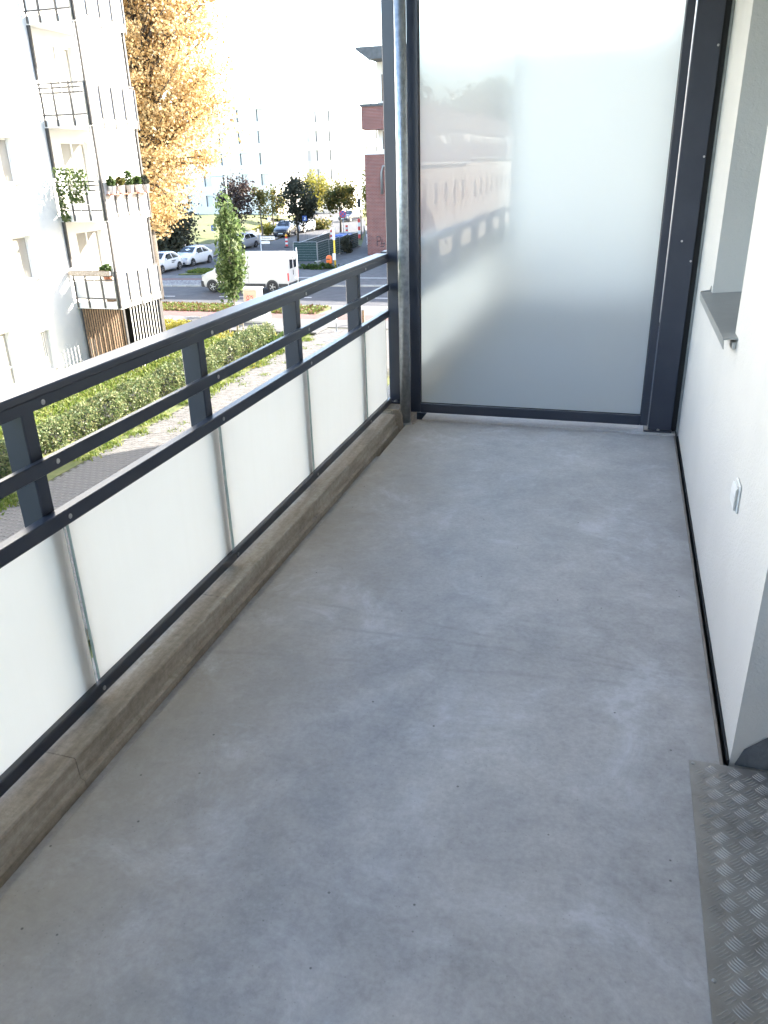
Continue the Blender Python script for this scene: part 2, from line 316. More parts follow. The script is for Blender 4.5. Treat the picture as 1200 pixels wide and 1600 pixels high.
# ------------------------------------------------------------------ builders
ROOT = {}
class MB:
    def __init__(s): s.v = []; s.f = []; s.mi = []
    def poly(s, pts, mi=0):
        i = len(s.v); s.v += [tuple(p) for p in pts]; s.f.append(tuple(range(i, i+len(pts)))); s.mi.append(mi); return s
    def add(s, vs_, fs, mi=0):
        i = len(s.v); s.v += [tuple(p) for p in vs_]; s.f += [tuple(k+i for k in f) for f in fs]; s.mi += [mi]*len(fs); return s
    def box(s, x0, x1, y0, y1, z0, z1, b=0., mi=0):
        if x1 < x0: x0, x1 = x1, x0
        if y1 < y0: y0, y1 = y1, y0
        if z1 < z0: z0, z1 = z1, z0
        if b <= 0:
            v = [(x, y, z) for z in (z0, z1) for y in (y0, y1) for x in (x0, x1)]
            return s.add(v, [(0, 2, 3, 1), (4, 5, 7, 6), (0, 1, 5, 4), (2, 6, 7, 3), (0, 4, 6, 2), (1, 3, 7, 5)], mi)
        b = min(b, .45*min(x1-x0, y1-y0, z1-z0)); v = []; idx = {}
        c = [(x0, x1), (y0, y1), (z0, z1)]
        for i in (0, 1):
            for j in (0, 1):
                for k in (0, 1):
                    for a in range(3):
                        p = []
                        for ax, sd_ in enumerate((i, j, k)):
                            val = c[ax][sd_]
                            if ax != a: val += b if sd_ == 0 else -b
                            p.append(val)
                        idx[(i, j, k, a)] = len(v); v.append(p)
        F = []
        for a in range(3):
            o1, o2 = [q for q in range(3) if q != a]
            for sd_ in (0, 1):
                q = []
                for (m_, n_) in ((0, 0), (1, 0), (1, 1), (0, 1)):
                    t_ = [0, 0, 0]; t_[a] = sd_; t_[o1] = m_; t_[o2] = n_; q.append(idx[(*t_, a)])
                F.append(tuple(q))
        for a in range(3):
            o1, o2 = [q for q in range(3) if q != a]
            for m_ in (0, 1):
                for n_ in (0, 1):
                    t0 = [0, 0, 0]; t1 = [0, 0, 0]; t0[o1] = t1[o1] = m_; t0[o2] = t1[o2] = n_; t0[a] = 0; t1[a] = 1
                    F.append((idx[(*t0, o1)], idx[(*t1, o1)], idx[(*t1, o2)], idx[(*t0, o2)]))
        for i in (0, 1):
            for j in (0, 1):
                for k in (0, 1): F.append(tuple(idx[(i, j, k, a)] for a in range(3)))
        return s.add(v, F, mi)
    def prism(s, pts, z0, z1, mi=0):      # pts in xy
        n = len(pts); v = [(x, y, z0) for x, y in pts]+[(x, y, z1) for x, y in pts]
        F = [tuple(range(n-1, -1, -1)), tuple(range(n, 2*n))]+[(i, (i+1) % n, n+(i+1) % n, n+i) for i in range(n)]
        return s.add(v, F, mi)
    def extr_y(s, pts, y0, y1, mi=0):      # pts in xz
        n = len(pts); v = [(x, y0, z) for x, z in pts]+[(x, y1, z) for x, z in pts]
        F = [tuple(range(n)), tuple(range(2*n-1, n-1, -1))]+[(i, n+i, n+(i+1) % n, (i+1) % n) for i in range(n)]
        return s.add(v, F, mi)
    def extr_x(s, pts, x0, x1, mi=0):      # pts in yz
        n = len(pts); v = [(x0, y, z) for y, z in pts]+[(x1, y, z) for y, z in pts]
        F = [tuple(range(n-1, -1, -1)), tuple(range(n, 2*n))]+[(i, (i+1) % n, n+(i+1) % n, n+i) for i in range(n)]
        return s.add(v, F, mi)
    def tube(s, pts, rad, n=10, mi=0, cap=True):
        pts = [Vector(p) for p in pts]
        if not hasattr(rad, '__len__'): rad = [rad]*len(pts)
        rings = []; base = len(s.v); up = None
        for i, p in enumerate(pts):
            d = (pts[min(i+1, len(pts)-1)]-pts[max(i-1, 0)]).normalized()
            if up is None:
                up = Vector((0, 0, 1)) if abs(d.z) < .9 else Vector((1, 0, 0))
            a = d.cross(up).normalized(); bb = d.cross(a).normalized(); up = -bb if False else a.cross(d)
            for k in range(n):
                th = 2*math.pi*k/n; s.v.append(tuple(p+(a*math.cos(th)+bb*math.sin(th))*rad[i]))
        for i in range(len(pts)-1):
            for k in range(n):
                s.f.append((base+i*n+k, base+i*n+(k+1) % n, base+(i+1)*n+(k+1) % n, base+(i+1)*n+k)); s.mi.append(mi)
        if cap:
            s.f.append(tuple(base+k for k in range(n-1, -1, -1))); s.mi.append(mi)
            e = base+(len(pts)-1)*n; s.f.append(tuple(e+k for k in range(n))); s.mi.append(mi)
        return s
    def lathe(s, prof, axis='z', c=(0, 0, 0), n=20, mi=0):   # prof list (r, h)
        base = len(s.v)
        for r_, h in prof:
            for k in range(n):
                th = 2*math.pi*k/n; a, b = r_*math.cos(th), r_*math.sin(th)
                p = {'z': (a, b, h), 'x': (h, a, b), 'y': (a, h, b)}[axis]
                s.v.append((p[0]+c[0], p[1]+c[1], p[2]+c[2]))
        for i in range(len(prof)-1):
            for k in range(n): s.f.append((base+i*n+k, base+i*n+(k+1) % n, base+(i+1)*n+(k+1) % n, base+(i+1)*n+k)); s.mi.append(mi)
        s.f.append(tuple(base+k for k in range(n-1, -1, -1))); s.mi.append(mi)
        e = base+(len(prof)-1)*n; s.f.append(tuple(e+k for k in range(n))); s.mi.append(mi)
        return s
    def build(s, name, mat, parent=None, smooth=False, local=None, kind=None):
        me = bpy.data.meshes.new(name)
        v = np.array(s.v, dtype=float)
        loc = None
        if parent is not None:
            root = ROOT[parent.name]; 
            if not root[1]: v = v-np.array(root[0])
        else:
            loc = ((v[:, 0].min()+v[:, 0].max())/2, (v[:, 1].min()+v[:, 1].max())/2, v[:, 2].min())
            v = v-np.array(loc)
        me.from_pydata(v.tolist(), [], s.f)
        mats = mat if isinstance(mat, (list, tuple)) else [mat]
        for k in mats: me.materials.append(MT[k])
        if len(mats) > 1: me.polygons.foreach_set('material_index', s.mi)
        import bmesh
        bm = bmesh.new(); bm.from_mesh(me); bmesh.ops.recalc_face_normals(bm, faces=bm.faces); bm.to_mesh(me); bm.free()
        if smooth: me.shade_smooth()
        me.update()
        o = bpy.data.objects.new(name, me); COL.objects.link(o)
        if parent is not None: o.parent = parent; ROOT[o.name] = ROOT[parent.name]
        else: o.location = loc; ROOT[o.name] = (loc, False)
        if kind: o['kind'] = kind
        return o
def tag(o, label, cat, group=None, kind=None):
    if label: o['label'] = label
    if cat: o['category'] = cat
    if group: o['group'] = group
    if kind: o['kind'] = kind
    return o
def thing(name, label, cat, loc=(0, 0, 0), rotz=0., group=None, local=False):
    o = bpy.data.objects.new(name, None); COL.objects.link(o); o.empty_display_size = .1
    o.location = loc; o.rotation_euler = (0, 0, rotz); ROOT[o.name] = (loc, local)
    return tag(o, label, cat, group)
def copy_tree(o, parent=None):
    c = o.copy(); COL.objects.link(c)
    if parent is not None: c.parent = parent
    for ch in list(o.children): copy_tree(ch, c)
    return c
def struct(name, mb, mat, smooth=False):
    o = mb.build(name, mat, None, smooth); o['kind'] = 'structure'; return o
def autosmooth(o, ang=35):
    me = o.data; me.shade_smooth()
    import bmesh
    bm = bmesh.new(); bm.from_mesh(me)
    for e in bm.edges:
        if len(e.link_faces) == 2 and e.calc_face_angle(0) > R(ang): e.smooth = False
    bm.to_mesh(me); bm.free()
def leaves_mesh(name, P, size, mat, parent=None, elong=1.5, flat=0., jitter=.35, kind=None, up=None):
    """many leaf-shaped quads, one random tint each"""
    P = np.asarray(P, float); n = len(P)
    loc = (0, 0, 0)
    if parent is not None and not ROOT[parent.name][1]: P = P-np.array(ROOT[parent.name][0])
    d = rng.normal(size=(n, 3)); 
    if up is not None: d = d*jitter+np.array(up)
    d /= np.linalg.norm(d, axis=1)[:, None]
    q = rng.normal(size=(n, 3)); 
    if flat: q = q*(1-flat)+np.array([0, 0, 1])*flat*2
    a = np.cross(d, q); a /= np.linalg.norm(a, axis=1)[:, None]+1e-9
    nn = np.cross(d, a)
    s_ = (size*(1+jitter*rng.uniform(-1, 1, n)))[:, None]
    v0 = P-d*s_*elong*.5; v2 = P+d*s_*elong*.5; v1 = P+a*s_*.5+nn*s_*.12; v3 = P-a*s_*.5+nn*s_*.12
    V = np.stack([v0, v1, v2, v3], 1).reshape(-1, 3)
    me = bpy.data.meshes.new(name); me.vertices.add(4*n); me.vertices.foreach_set('co', V.ravel())
    me.loops.add(4*n); me.loops.foreach_set('vertex_index', np.arange(4*n, dtype=np.int32))
    me.polygons.add(n); me.polygons.foreach_set('loop_start', np.arange(0, 4*n, 4, dtype=np.int32)); me.polygons.foreach_set('loop_total', np.full(n, 4, dtype=np.int32))
    me.update(calc_edges=True); me.validate()
    at = me.attributes.new('tint', 'FLOAT', 'FACE'); at.data.foreach_set('value', rng.uniform(0, 1, n).astype(np.float32))
    me.materials.append(MT[mat])
    o = bpy.data.objects.new(name, me); COL.objects.link(o)
    if parent is not None: o.parent = parent; ROOT[o.name] = ROOT[parent.name]
    else: ROOT[o.name] = ((0, 0, 0), False)
    if kind: o['kind'] = kind
    return o
def text_mesh(name, body, size, mat, parent, loc, face='-y', ext=.003, align='CENTER'):
    cu = bpy.data.curves.new(name, 'FONT'); cu.body = body; cu.size = size; cu.align_x = align; cu.align_y = 'CENTER'; cu.extrude = ext; cu.resolution_u = 2
    o = bpy.data.objects.new(name+'_tmp', cu); COL.objects.link(o)
    bpy.context.view_layer.update()
    me = bpy.data.meshes.new_from_object(o.evaluated_get(bpy.context.evaluated_depsgraph_get()))
    bpy.data.objects.remove(o); bpy.data.curves.remove(cu)
    rot = {'-y': Matrix.Rotation(R(90), 4, 'X'), '+x': Matrix.Rotation(R(90), 4, 'Z') @ Matrix.Rotation(R(90), 4, 'X')}[face]
    me.transform(Matrix.Translation(Vector(loc)-(Vector((0, 0, 0)) if ROOT[parent.name][1] else Vector(ROOT[parent.name][0]))) @ rot)
    me.materials.clear(); me.materials.append(MT[mat]); me.name = name
    t = bpy.data.objects.new(name, me); COL.objects.link(t); t.parent = parent; ROOT[t.name] = ROOT[parent.name]
    return t

G = -5.5          # pavement level
RD = -5.6         # carriageway level
# ================================================================== THE BALCONY
XW = .424
fl = MB(); fl.prism([(-1.31, -.42), (.405, -.42), (.405, 4.985), (-1.245, 4.985), (-1.262, 4.90), (-1.312, 4.872), (-1.31, 3.0)], -.05, 0)
struct('balcony_floor', fl, 'balcony_concrete')
sb = MB(); sb.box(-1.62, .405, -.42, 12, -.27, -.052)
struct('balcony_slab', sb, 'curb_concrete')
struct('floor_strip', MB().box(-1.23, .405, 4.988, 5.16, -.05, .014, .004), 'balcony_concrete')
struct('next_balcony_floor', MB().box(-1.31, .405, 5.17, 12, -.05, 0), 'shade_blue_floor')
cb = MB()
prof = [(-1.350, -.051), (-1.352, .004), (-1.366, .010), (-1.369, .078), (-1.373, .082), (-1.62, .088), (-1.62, -.051)]
ys = [-.42, .62, 1.42, 2.35, 3.3, 4.2, 4.83]
for a, b_ in zip(ys[:-1], ys[1:]): cb.extr_y(prof, a+.0015, b_-.0015)
cb.extr_y([(-1.330, -.051), (-1.337, .062), (-1.36, .105), (-1.62, .108), (-1.62, -.051)], 4.87, 5.16)
cb.extr_y([(-1.40, .02), (-1.40, .100), (-1.62, .104), (-1.62, .02)], 4.83, 4.87)
cb.extr_y(prof, 5.163, 12)
struct('gutter_bottom', MB().box(-1.3495, -1.3105, -.42, 4.3, -.0515, -.022), 'balcony_concrete')
struct('balcony_curb', cb, 'curb_concrete')

# --- our house wall with window opening, door recess and the storeys around
hs = thing('apartment_house', 'white plastered house wall along the right side of the balcony', 'building', (XW, 2.5, -5.62))
wl = MB()
TH = .34
ZT = 2.86
wl.box(XW, XW+TH, 1.97, 3.2, -.30, ZT)                 # pier between door and window
wl.box(XW, XW+TH, 3.2, 4.2, -.30, .965)                # under the sill
wl.box(XW, XW+TH, 3.2, 4.2, 2.35, ZT)                  # above the window
wl.box(XW, XW+TH, 4.2, 31, -.30, ZT)
wl.box(XW, XW+TH, .95, 1.97, 2.25, ZT)                 # over the door
wl.box(XW, XW+TH, -.42, .95, -.30, ZT)
wl.box(XW, XW+TH, -30, -.42, -.30, ZT)
wl.box(XW, XW+TH, -30, 31, ZT, 9.6)
wl.box(XW, XW+TH, -30, 31, -5.62, -.30)
wl.box(XW+TH, 12, 30.7, 31, -5.62, 9.6); wl.box(11.7, 12, -30, 30.7, -5.62, 9.6); wl.box(XW+TH, 11.7, -30, -29.7, -5.62, 9.6)
wl.build('wall', 'white_plaster', hs)
MB().extr_y([(.1, 9.6), (12.3, 9.6), (12.3, 9.8), (6.2, 12.2), (.1, 9.8)], -30.3, 31.3).build('roof', 'red_roof', hs)
wd = MB(); wd.box(XW+.21, XW+.27, 3.2, 3.26, .99, 2.35); wd.box(XW+.21, XW+.27, 4.14, 4.2, .99, 2.35); wd.box(XW+.21, XW+.27, 3.26, 4.14, .99, 1.05); wd.box(XW+.21, XW+.27, 3.26, 4.14, 2.29, 2.35)
wo = wd.build('window', 'white_paint', hs); MB().box(XW+.23, XW+.25, 3.26, 4.14, 1.05, 2.29).build('pane', 'window_glass', wo)
sl = MB()
sl.extr_y([(.374, .988), (.374, .982), (.377, .951), (.3775, .949), (.3795, .950), (.377, .983), (.62, 1.0), (.62, 1.006)], 3.105, 4.26)
so = sl.build('window_sill', 'sheet_zinc', hs)
MB().extr_y([(.378, .985), (.425, .991), (.425, 1.018), (.421, 1.018), (.416, .998), (.378, .992)], 4.255, 4.262).build('end_cap', 'sheet_zinc', so)
MB().box(.408, .4238, 3.125, 3.19, .945, .972, .003).build('sill_bracket', 'white_plaster', so)
dr = MB(); dr.box(XW+.22, XW+.29, .95, 1.03, .02, 2.25); dr.box(XW+.22, XW+.29, 1.89, 1.97, .02, 2.25); dr.box(XW+.22, XW+.29, 1.03, 1.89, 2.17, 2.25); dr.box(XW+.22, XW+.29, 1.03, 1.89, .02, .14)
do = dr.build('balcony_door', 'white_paint', hs); MB().box(XW+.245, XW+.265, 1.03, 1.89, .14, 2.17).build('pane', 'window_glass', do)
# grey slanted sheet in the door reveal corner
MB().poly([(XW+.012, 1.967, -.004), (XW+.34, 1.967, -.004), (XW+.34, 1.967, .36), (XW+.03, 1.967, .055)]).poly([(XW+.012, 1.963, -.004), (XW+.34, 1.963, -.004), (XW+.34, 1.963, .355), (XW+.03, 1.963, .052)]).build('reveal_sheet', 'reveal_sheet_grey', hs)
MB().box(.417, .4235, 1.972, 4.99, -.02, .004, .001).build('base_joint', 'dark_gasket', hs)
struct('gap_floor', MB().box(.405, .4236, -.42, 12, -.27, -.03), 'dark_gasket')
struct('edge_strip', MB().box(.3955, .4045, 1.94, 4.985, -.03, .0035, .001), 'joint_brown')
# slab of the balcony above
struct('pane_shade_slab', MB().box(-1.45, .4238, 5.16, 6.7, 2.865, 3.08, .01), 'white_plaster')  # short slab added out of view to darken the frosted pane's top
struct('upper_slab', MB().box(-1.45, .4238, -.42, 5.14, 2.865, 3.08, .01), 'white_plaster')

# --- railing
def railing(name, label, y0, y1, posts, joints, detail=True):
    rg = thing(name, label, 'railing', (-1.48, (y0+y1)/2, .09))
    tr = MB(); tr.extr_y([(-1.440, 1.038), (-1.440, 1.066), (-1.442, 1.069), (-1.440, 1.072), (-1.441, 1.086), (-1.445, 1.090), (-1.52, 1.090), (-1.525, 1.086), (-1.525, 1.038)], y0, y1)
    o = tr.build('top_rail', 'anthracite_metal', rg)
    for nm, za, zb in (('middle_rail', .861, .902), ('lower_rail', .693, .739), ('bottom_rail', .109, .152)):
        MB().box(-1.462, -1.440, y0, y1, za, zb, .003).build(nm, 'anthracite_metal', rg)
        MB().box(-1.4755, -1.4625, y0, y1, zb-.010, zb-.002).build('glazing_channel', 'anthracite_metal', rg) if nm == 'lower_rail' else None
    MB().box(-1.4755, -1.4625, y0, y1, .112, .124).build('glazing_channel', 'anthracite_metal', rg)
    for yc in posts:
        p = MB().box(-1.551, -1.476, yc-.025, yc+.025, .086, 1.0375, .004).build('post', 'anthracite_metal', rg)
        if detail:
            MB().box(-1.61, -1.47, yc-.05, yc+.05, .0835, .0855).build('base_plate', 'anthracite_metal', p)
            for z, dy in ((.883, .032), (.716, .036), (1.052, .022), (.13, .03)):
                MB().lathe([(.0075, -1.4395), (.0075, -1.4375), (.004, -1.4365), (.0035, -1.4372)], 'x', (0, yc+dy, z), 10).build('screw', 'screw_steel', rg)
    js = [y0]+list(joints)+[y1]
    for a, b_ in zip(js[:-1], js[1:]):
        g = MB(); g.box(-1.4745, -1.4655, a+.011, b_-.011, .125, .728, .0012)
        gp = g.build('glass_panel', 'opal_glass', rg)
        if detail:
            MB().box(-1.4748, -1.4652, b_-.0108, b_-.0098, .126, .727).build('glass_edge', 'glass_edge', gp)
            MB().box(-1.4748, -1.4652, a+.0098, a+.0108, .126, .727).build('glass_edge', 'glass_edge', gp)
    return rg
PC = [-.245, .70, 1.645, 2.59, 3.535, 4.48]
railing('balcony_railing', 'anthracite metal balcony railing with white opal glass panels', -.42, 4.985, PC, [p+.042 for p in PC])
railing('next_balcony_railing', 'continuing railing seen blurred behind the frosted privacy screen', 5.10, 11.9, [5.7, 6.65, 7.6, 8.55, 9.5, 10.45], [5.73, 6.68, 7.63, 8.58, 9.53, 10.48], False)

# --- privacy screens
def screen(name, label, y):
    s = thing(name, label, 'privacy screen', (-.5, y, 0))
    lp = MB().box(-1.463, -1.388, y, y+.08, .122, 2.86, .004).build('post', 'anthracite_metal', s)
    MB().box(-1.475, -1.372, y-.03, y+.1, .1085, .1205, .002).build('base_plate', 'anthracite_metal', lp)
    MB().lathe([(.012, .121), (.012, .129), (.006, .131)], 'z', (-1.415, y-.016, 0), 6).build('anchor_bolt', 'screw_steel', lp)
    rp = MB().box(.240, .378, y-.005, y+.075, .026, 2.86, .003).build('post', 'anthracite_metal', s)
    MB().box(.212, .383, y-.022, y+.09, .0145, .0255, .002).build('base_plate', 'anthracite_metal', rp)
    MB().lathe([(.009, .026), (.009, .033), (.005, .035)], 'z', (.30, y-.014, 0), 6).build('anchor_bolt', 'screw_steel', rp)
    MB().box(.379, .4095, y+.018, y+.07, .016, 2.86).build('wall_angle', 'dark_gasket', s)
    MB().box(.4100, .4232, y+.012, y+.05, .016, 2.86, .002).build('sealing_strip', 'sheet_zinc', s)
    f = MB()
    f.box(-1.318, -1.250, y+.012, y+.06, .045, 2.86, .003); f.box(.188, .2335, y+.012, y+.06, .045, 2.86, .003)
    f.box(-1.2498, .1878, y+.0125, y+.0595, .045, .108, .003)
    fo = f.build('frame', 'anthracite_metal', s)
    MB().box(-1.262, .198, y+.034, y+.0395, .1082, .1122).build('gasket', 'dark_gasket', fo)
    MB().box(-1.2495, -1.2465, y+.030, y+.0395, .1125, 2.86).build('gasket', 'dark_gasket', fo); MB().box(.1845, .1875, y+.030, y+.0395, .1125, 2.86).build('gasket', 'dark_gasket', fo)
    for (x, z) in ((.366, 2.13), (.3665, 1.6), (.3665, 1.05), (.305, 1.16)):
        MB().lathe([(.006, y-.0055), (.006, y-.0075), (.003, y-.008)], 'y', (x, 0, z), 10).build('screw', 'screw_steel', s)
    x0, x1, ya, yb, z0, z1 = -1.246, .184, y+.036, y+.044, .1125, 2.86
    p = MB(); v = [(x, yy, z) for z in (z0, z1) for yy in (ya, yb) for x in (x0, x1)]
    p.add(v, [(0, 1, 5, 4)], 0); p.add(v, [(0, 2, 3, 1), (4, 5, 7, 6), (2, 6, 7, 3), (0, 4, 6, 2), (1, 3, 7, 5)], 1)
    p.build('glass_pane', ['satin_glass', 'clear_back'], s)
    return s
screen('privacy_screen', 'tall frosted glass privacy screen at the far end of the balcony', 5.02)
fin = thing('privacy_screen', 'white privacy screen behind the viewer, made opal to light the window reveal', 'privacy screen', (-.5, -.52, -.27))
MB().box(-1.45, .415, -.47, -.46, .02, 2.864).build('glass_pane', 'opal_glass', fin)  # opal glass picked so it throws light onto the window reveal
MB().box(-1.45, .415, -.48, -.45, -.05, .019).build('bottom_bar', 'sheet_zinc', fin)
ps2 = thing('privacy_screen', 'white screen added beyond the frosted glass to keep its blur pale', 'privacy screen', (-.5, 10.3, 0))  # added to block the pink of the brick and whiten the pane
MB().box(-1.40, .40, 10.30, 10.31, .10, 2.86).build('glass_pane', 'opal_glass', ps2)
for x in (-1.46, .345): MB().box(x, x+.06, 10.27, 10.34, .0, 2.86).build('post', 'anthracite_metal', ps2)

# --- rain pipe
pp = thing('drain_pipe', 'galvanised round drain pipe in the far corner of the balcony', 'pipe', (-1.326, 4.925, -.05))
MB().lathe([(.035, -.05), (.035, 2.865)], 'z', (-1.326, 4.925, 0), 24).build('pipe', 'galvanised', pp, True)
MB().lathe([(.0365, -.02), (.0385, -.015), (.0385, .0), (.0365, .004)], 'z', (-1.326, 4.925, 0), 24).build('collar', 'galvanised', pp, True)

# --- weatherproof socket
sk = thing('wall_socket', 'white wall socket with hinged lid on the plaster beside the window', 'socket', (XW, 2.56, .56))
MB().box(.4165, .4238, 2.515, 2.605, .545, .64, .003).build('back_frame', 'white_plastic', sk)
MB().box(.410, .4163, 2.522, 2.598, .552, .63, .002).build('housing', 'white_plastic', sk)
MB().extr_y([(.4098, .556), (.4098, .628), (.4075, .627), (.405, .60), (.4075, .558)], 2.518, 2.602).build('lid', 'white_plastic', sk)
MB().box(.4105, .4160, 2.53, 2.59, .6305, .635, .001).build('hinge', 'white_plastic', sk)

# --- tread plate at the door
tp = thing('tread_plate', 'aluminium five-bar tread plate on the floor at the balcony door', 'metal plate', (.55, 1.2, .001))
MB().prism([(.310, .55), (.80, .55), (.80, 1.945), (.310, 1.945)], .0015, .0045).build('plate', 'tread_aluminium', tp)
bars = MB(); pz = .0045; pt = .0445
for i in range(-70, 70):
    for j in range(-70, 70):
        cx_ = .31+(i+j)*pt/math.sqrt(2); cy_ = 1.25+(i-j)*pt/math.sqrt(2)*.82
        if not (.30 < cx_ < .70 and .75 < cy_ < 1.935): continue
        a = R(-42) if (i+j) % 2 == 0 else R(42)
        ca, sa = math.cos(a), math.sin(a)
        for k in range(-2, 3):
            ox, oy = cx_-sa*k*.0076, cy_+ca*k*.0076
            L = .0172; wv = .0017; pts = []
            for (u, v_, h) in ((-L, 0, 0), (-L*.45, -wv, 0), (L*.45, -wv, 0), (L, 0, 0), (L*.45, wv, 0), (-L*.45, wv, 0), (-L*.55, 0, .00125), (L*.55, 0, .00125)):
                bow = .0022*(1-(u/L)**2)
                vv = v_-bow
                pts.append((ox+ca*u-sa*vv, oy+sa*u+ca*vv, pz+h-.0001))
            if min(q[0] for q in pts) < .312 or max(q[1] for q in pts) > 1.943: continue
            bars.add(pts, [(0, 1, 6), (1, 2, 7, 6), (2, 3, 7), (3, 4, 7), (4, 5, 6, 7), (5, 0, 6)])
bars.build('tread_bar', 'tread_ridge', tp, kind='stuff')
for (x, y) in ((.321, 1.931), (.321, 1.25), (.75, 1.93)):
    MB().lathe([(.005, .0046), (.005, .0062), (.003, .007)], 'z', (x, y, 0), 10).build('screw', 'screw_steel', tp)

# ================================================================== GROUND AND STREET
struct('ground', MB().poly([(-900, -900, G-.14), (900, -900, G-.14), (900, 1500, G-.14), (-900, 1500, G-.14)]), 'lawn_ground')
def sheet(name, pts, z, mat, thick=.06):
    o = MB().prism(pts, z-thick, z).build(name, mat); o['kind'] = 'structure'; return o
def ny(x): return 41.9+.02*(x+20)
def fy(x): return 49.6+.10*(x+20)
sheet('road', [(-120, ny(-120)), (60, ny(60)), (60, fy(60)), (-120, fy(-120))], RD, 'asphalt')
sheet('side_street', [(-35.7, 53.2), (-26.42, 53.4), (-27.3, 75), (-29.5, 92), (-36.8, 116), (-44, 128), (-52, 150), (-60, 150), (-50, 124), (-41.3, 100), (-37.2, 85), (-35.6, 66)], RD+.006, 'asphalt')
# centre and edge lines
for xa in range(-60, 20, 9):
    struct('road_marking', MB().prism([(xa, 45.15+.06*(xa+20)), (xa+6, 45.15+.06*(xa+26)), (xa+6, 45.27+.06*(xa+26)), (xa, 45.27+.06*(xa+20))], RD+.0005, RD+.004), 'road_paint')
for t_ in range(6):
    yy = 74+t_*6; xx = -30.4-(yy-74)*.235
    struct('road_marking', MB().prism([(xx, yy), (xx+.12, yy), (xx+.12-.6, yy+2.6), (xx-.6, yy+2.6)], RD+.0065, RD+.010), 'road_paint')
# kerbs: one stone after another along the carriageway
kb = MB(); kb.box(-.495, .495, -.07, .07, RD-.05, G+.012, .012)
kb0 = None
nk = thing('near_kerb', 'row of granite kerbstones along the near side of the road', 'kerb', (-20, 41.83, G))
fk = thing('far_kerb', 'row of granite kerbstones along the far side of the road', 'kerb', (-20, 49.67, G))
for par, fn, off in ((nk, ny, -.07), (fk, fy, .07)):
    for xi in range(-44, -6):
        
        if kb0 is None:
            me = None
            m0 = MB(); m0.box(-.495, .495, -.07, .07, RD-.05, G+.012, .012); 
            tmp = m0.build('kerbstone', 'kerb_stone'); kb0 = tmp.data; bpy.data.objects.remove(tmp)
        o = bpy.data.objects.new('kerbstone', kb0); COL.objects.link(o); o.parent = par
        o.location = (xi+20, fn(xi)+off-par.location.y, (RD-.05)-par.location.z); o.rotation_euler.z = math.atan(.02 if fn is ny else .10)
struct('kerb_line', MB().prism([(-120, ny(-120)-.14), (-44.6, ny(-44.6)-.14), (-44.6, ny(-44.6)), (-120, ny(-120))], RD-.05, G+.01).prism([(-6.4, ny(-6.4)-.14), (60, ny(60)-.14), (60, ny(60)), (-6.4, ny(-6.4))], RD-.05, G+.01), 'kerb_stone')
# near side: verge, bike path, pavement
vy = ny
sheet('grass_verge', [(-90, 39.1), (-15.4, 39.3), (-15.2, 41.0), (-15.5, ny(-15.5)-.145), (-90, ny(-90)-.145)], G, 'lawn_ground')
sheet('kerb_pavement', [(-15.35, 39.3), (60, 39.4), (60, ny(60)-.145), (-15.45, ny(-15.4)-.145), (-15.15, 41.0)], G, 'paving_grey')
sheet('bike_path', [(-90, 37.35), (60, 38.6), (60, 39.37), (-15.4, 39.27), (-90, 39.07)], G+.002, 'bike_red')
sheet('pavement', [(-90, 33.9), (-13.6, 34.6), (-13.55, 36.0), (40, 36.0), (40, 38.3), (-12, 37.45+.95), (-90, 37.32)], G-.002, 'paving_grey')
sheet('garden_lawn', [(-40, -20), (-13.56, -20), (-13.56, 34.0), (-40, 33.85)], G-.02, 'lawn_ground')
def bank_z(x): return float(np.interp(x, [-17.75, -16.4, -15.6, -15.0, -14.3], [-4.42, -4.6, -4.9, -5.3, -5.49]))
gb = MB(); GX = [-17.76, -17.0, -16.4, -16.0, -15.6, -15.3, -15.0, -14.6, -14.3]; GY = [2, 8, 14, 20, 26, 29, 30.2, 31.2]
def gz(x, y): return (bank_z(x)-(G-.03))*(1 if y <= 29 else max(0, 1-(y-29)/2.2))+(G-.03)
gb.add([(x, y, gz(x, y)) for y in GY for x in GX], [(j*9+i, j*9+i+1, (j+1)*9+i+1, (j+1)*9+i) for j in range(len(GY)-1) for i in range(8)])
struct('garden_bank', gb, 'lawn_ground', True)
# far side: cobbles, red strip, pavement
XM = -26.4
sheet('cobble_strip', [(-90, fy(-90)+.15), (XM, fy(XM)+.15), (XM, fy(XM)+2.7), (-90, fy(-90)+2.7)], G, 'cobble_grey')
sheet('far_bike_path', [(-90, fy(-90)+2.72), (XM, fy(XM)+2.72), (XM, fy(XM)+3.6), (-90, fy(-90)+3.6)], G+.002, 'bike_red')
sheet('crossing_pavement', [(-90, fy(-90)+3.62), (XM, fy(XM)+3.62), (XM, fy(XM)+5.0), (-35.9, fy(-35.9)+5.6), (-90, fy(-90)+5.6)], G, 'paving_grey')
sheet('far_pavement', [(-90, fy(-90)+5.62), (-36, fy(-36)+5.62), (-35.75, 66), (-37.4, 85), (-41.5, 100), (-50.2, 124), (-60, 150), (-90, 150)], G-.002, 'paving_sand')
sheet('corner_pavement', [(XM+.02, fy(XM)+.15), (30, fy(30)+.15), (30, 67.9), (-21.0, 67.9), (-21.0, 104), (-33.2, 104), (-29.3, 92), (-24.5, 75.4), (-27.4, 75.4), (-26.9, 62.3)], G, 'paving_grey')
sheet('pavement_line', [(-26.2, 52.9), (30, 55.5), (30, 55.85), (-26.2, 53.25)], G+.004, 'kerb_stone')
sheet('grass_island', [(-32.2, 54.3), (-29.4, 55.4), (-30.6, 57.6), (-31.8, 57.0)], RD+.09, 'lawn_ground', .1)
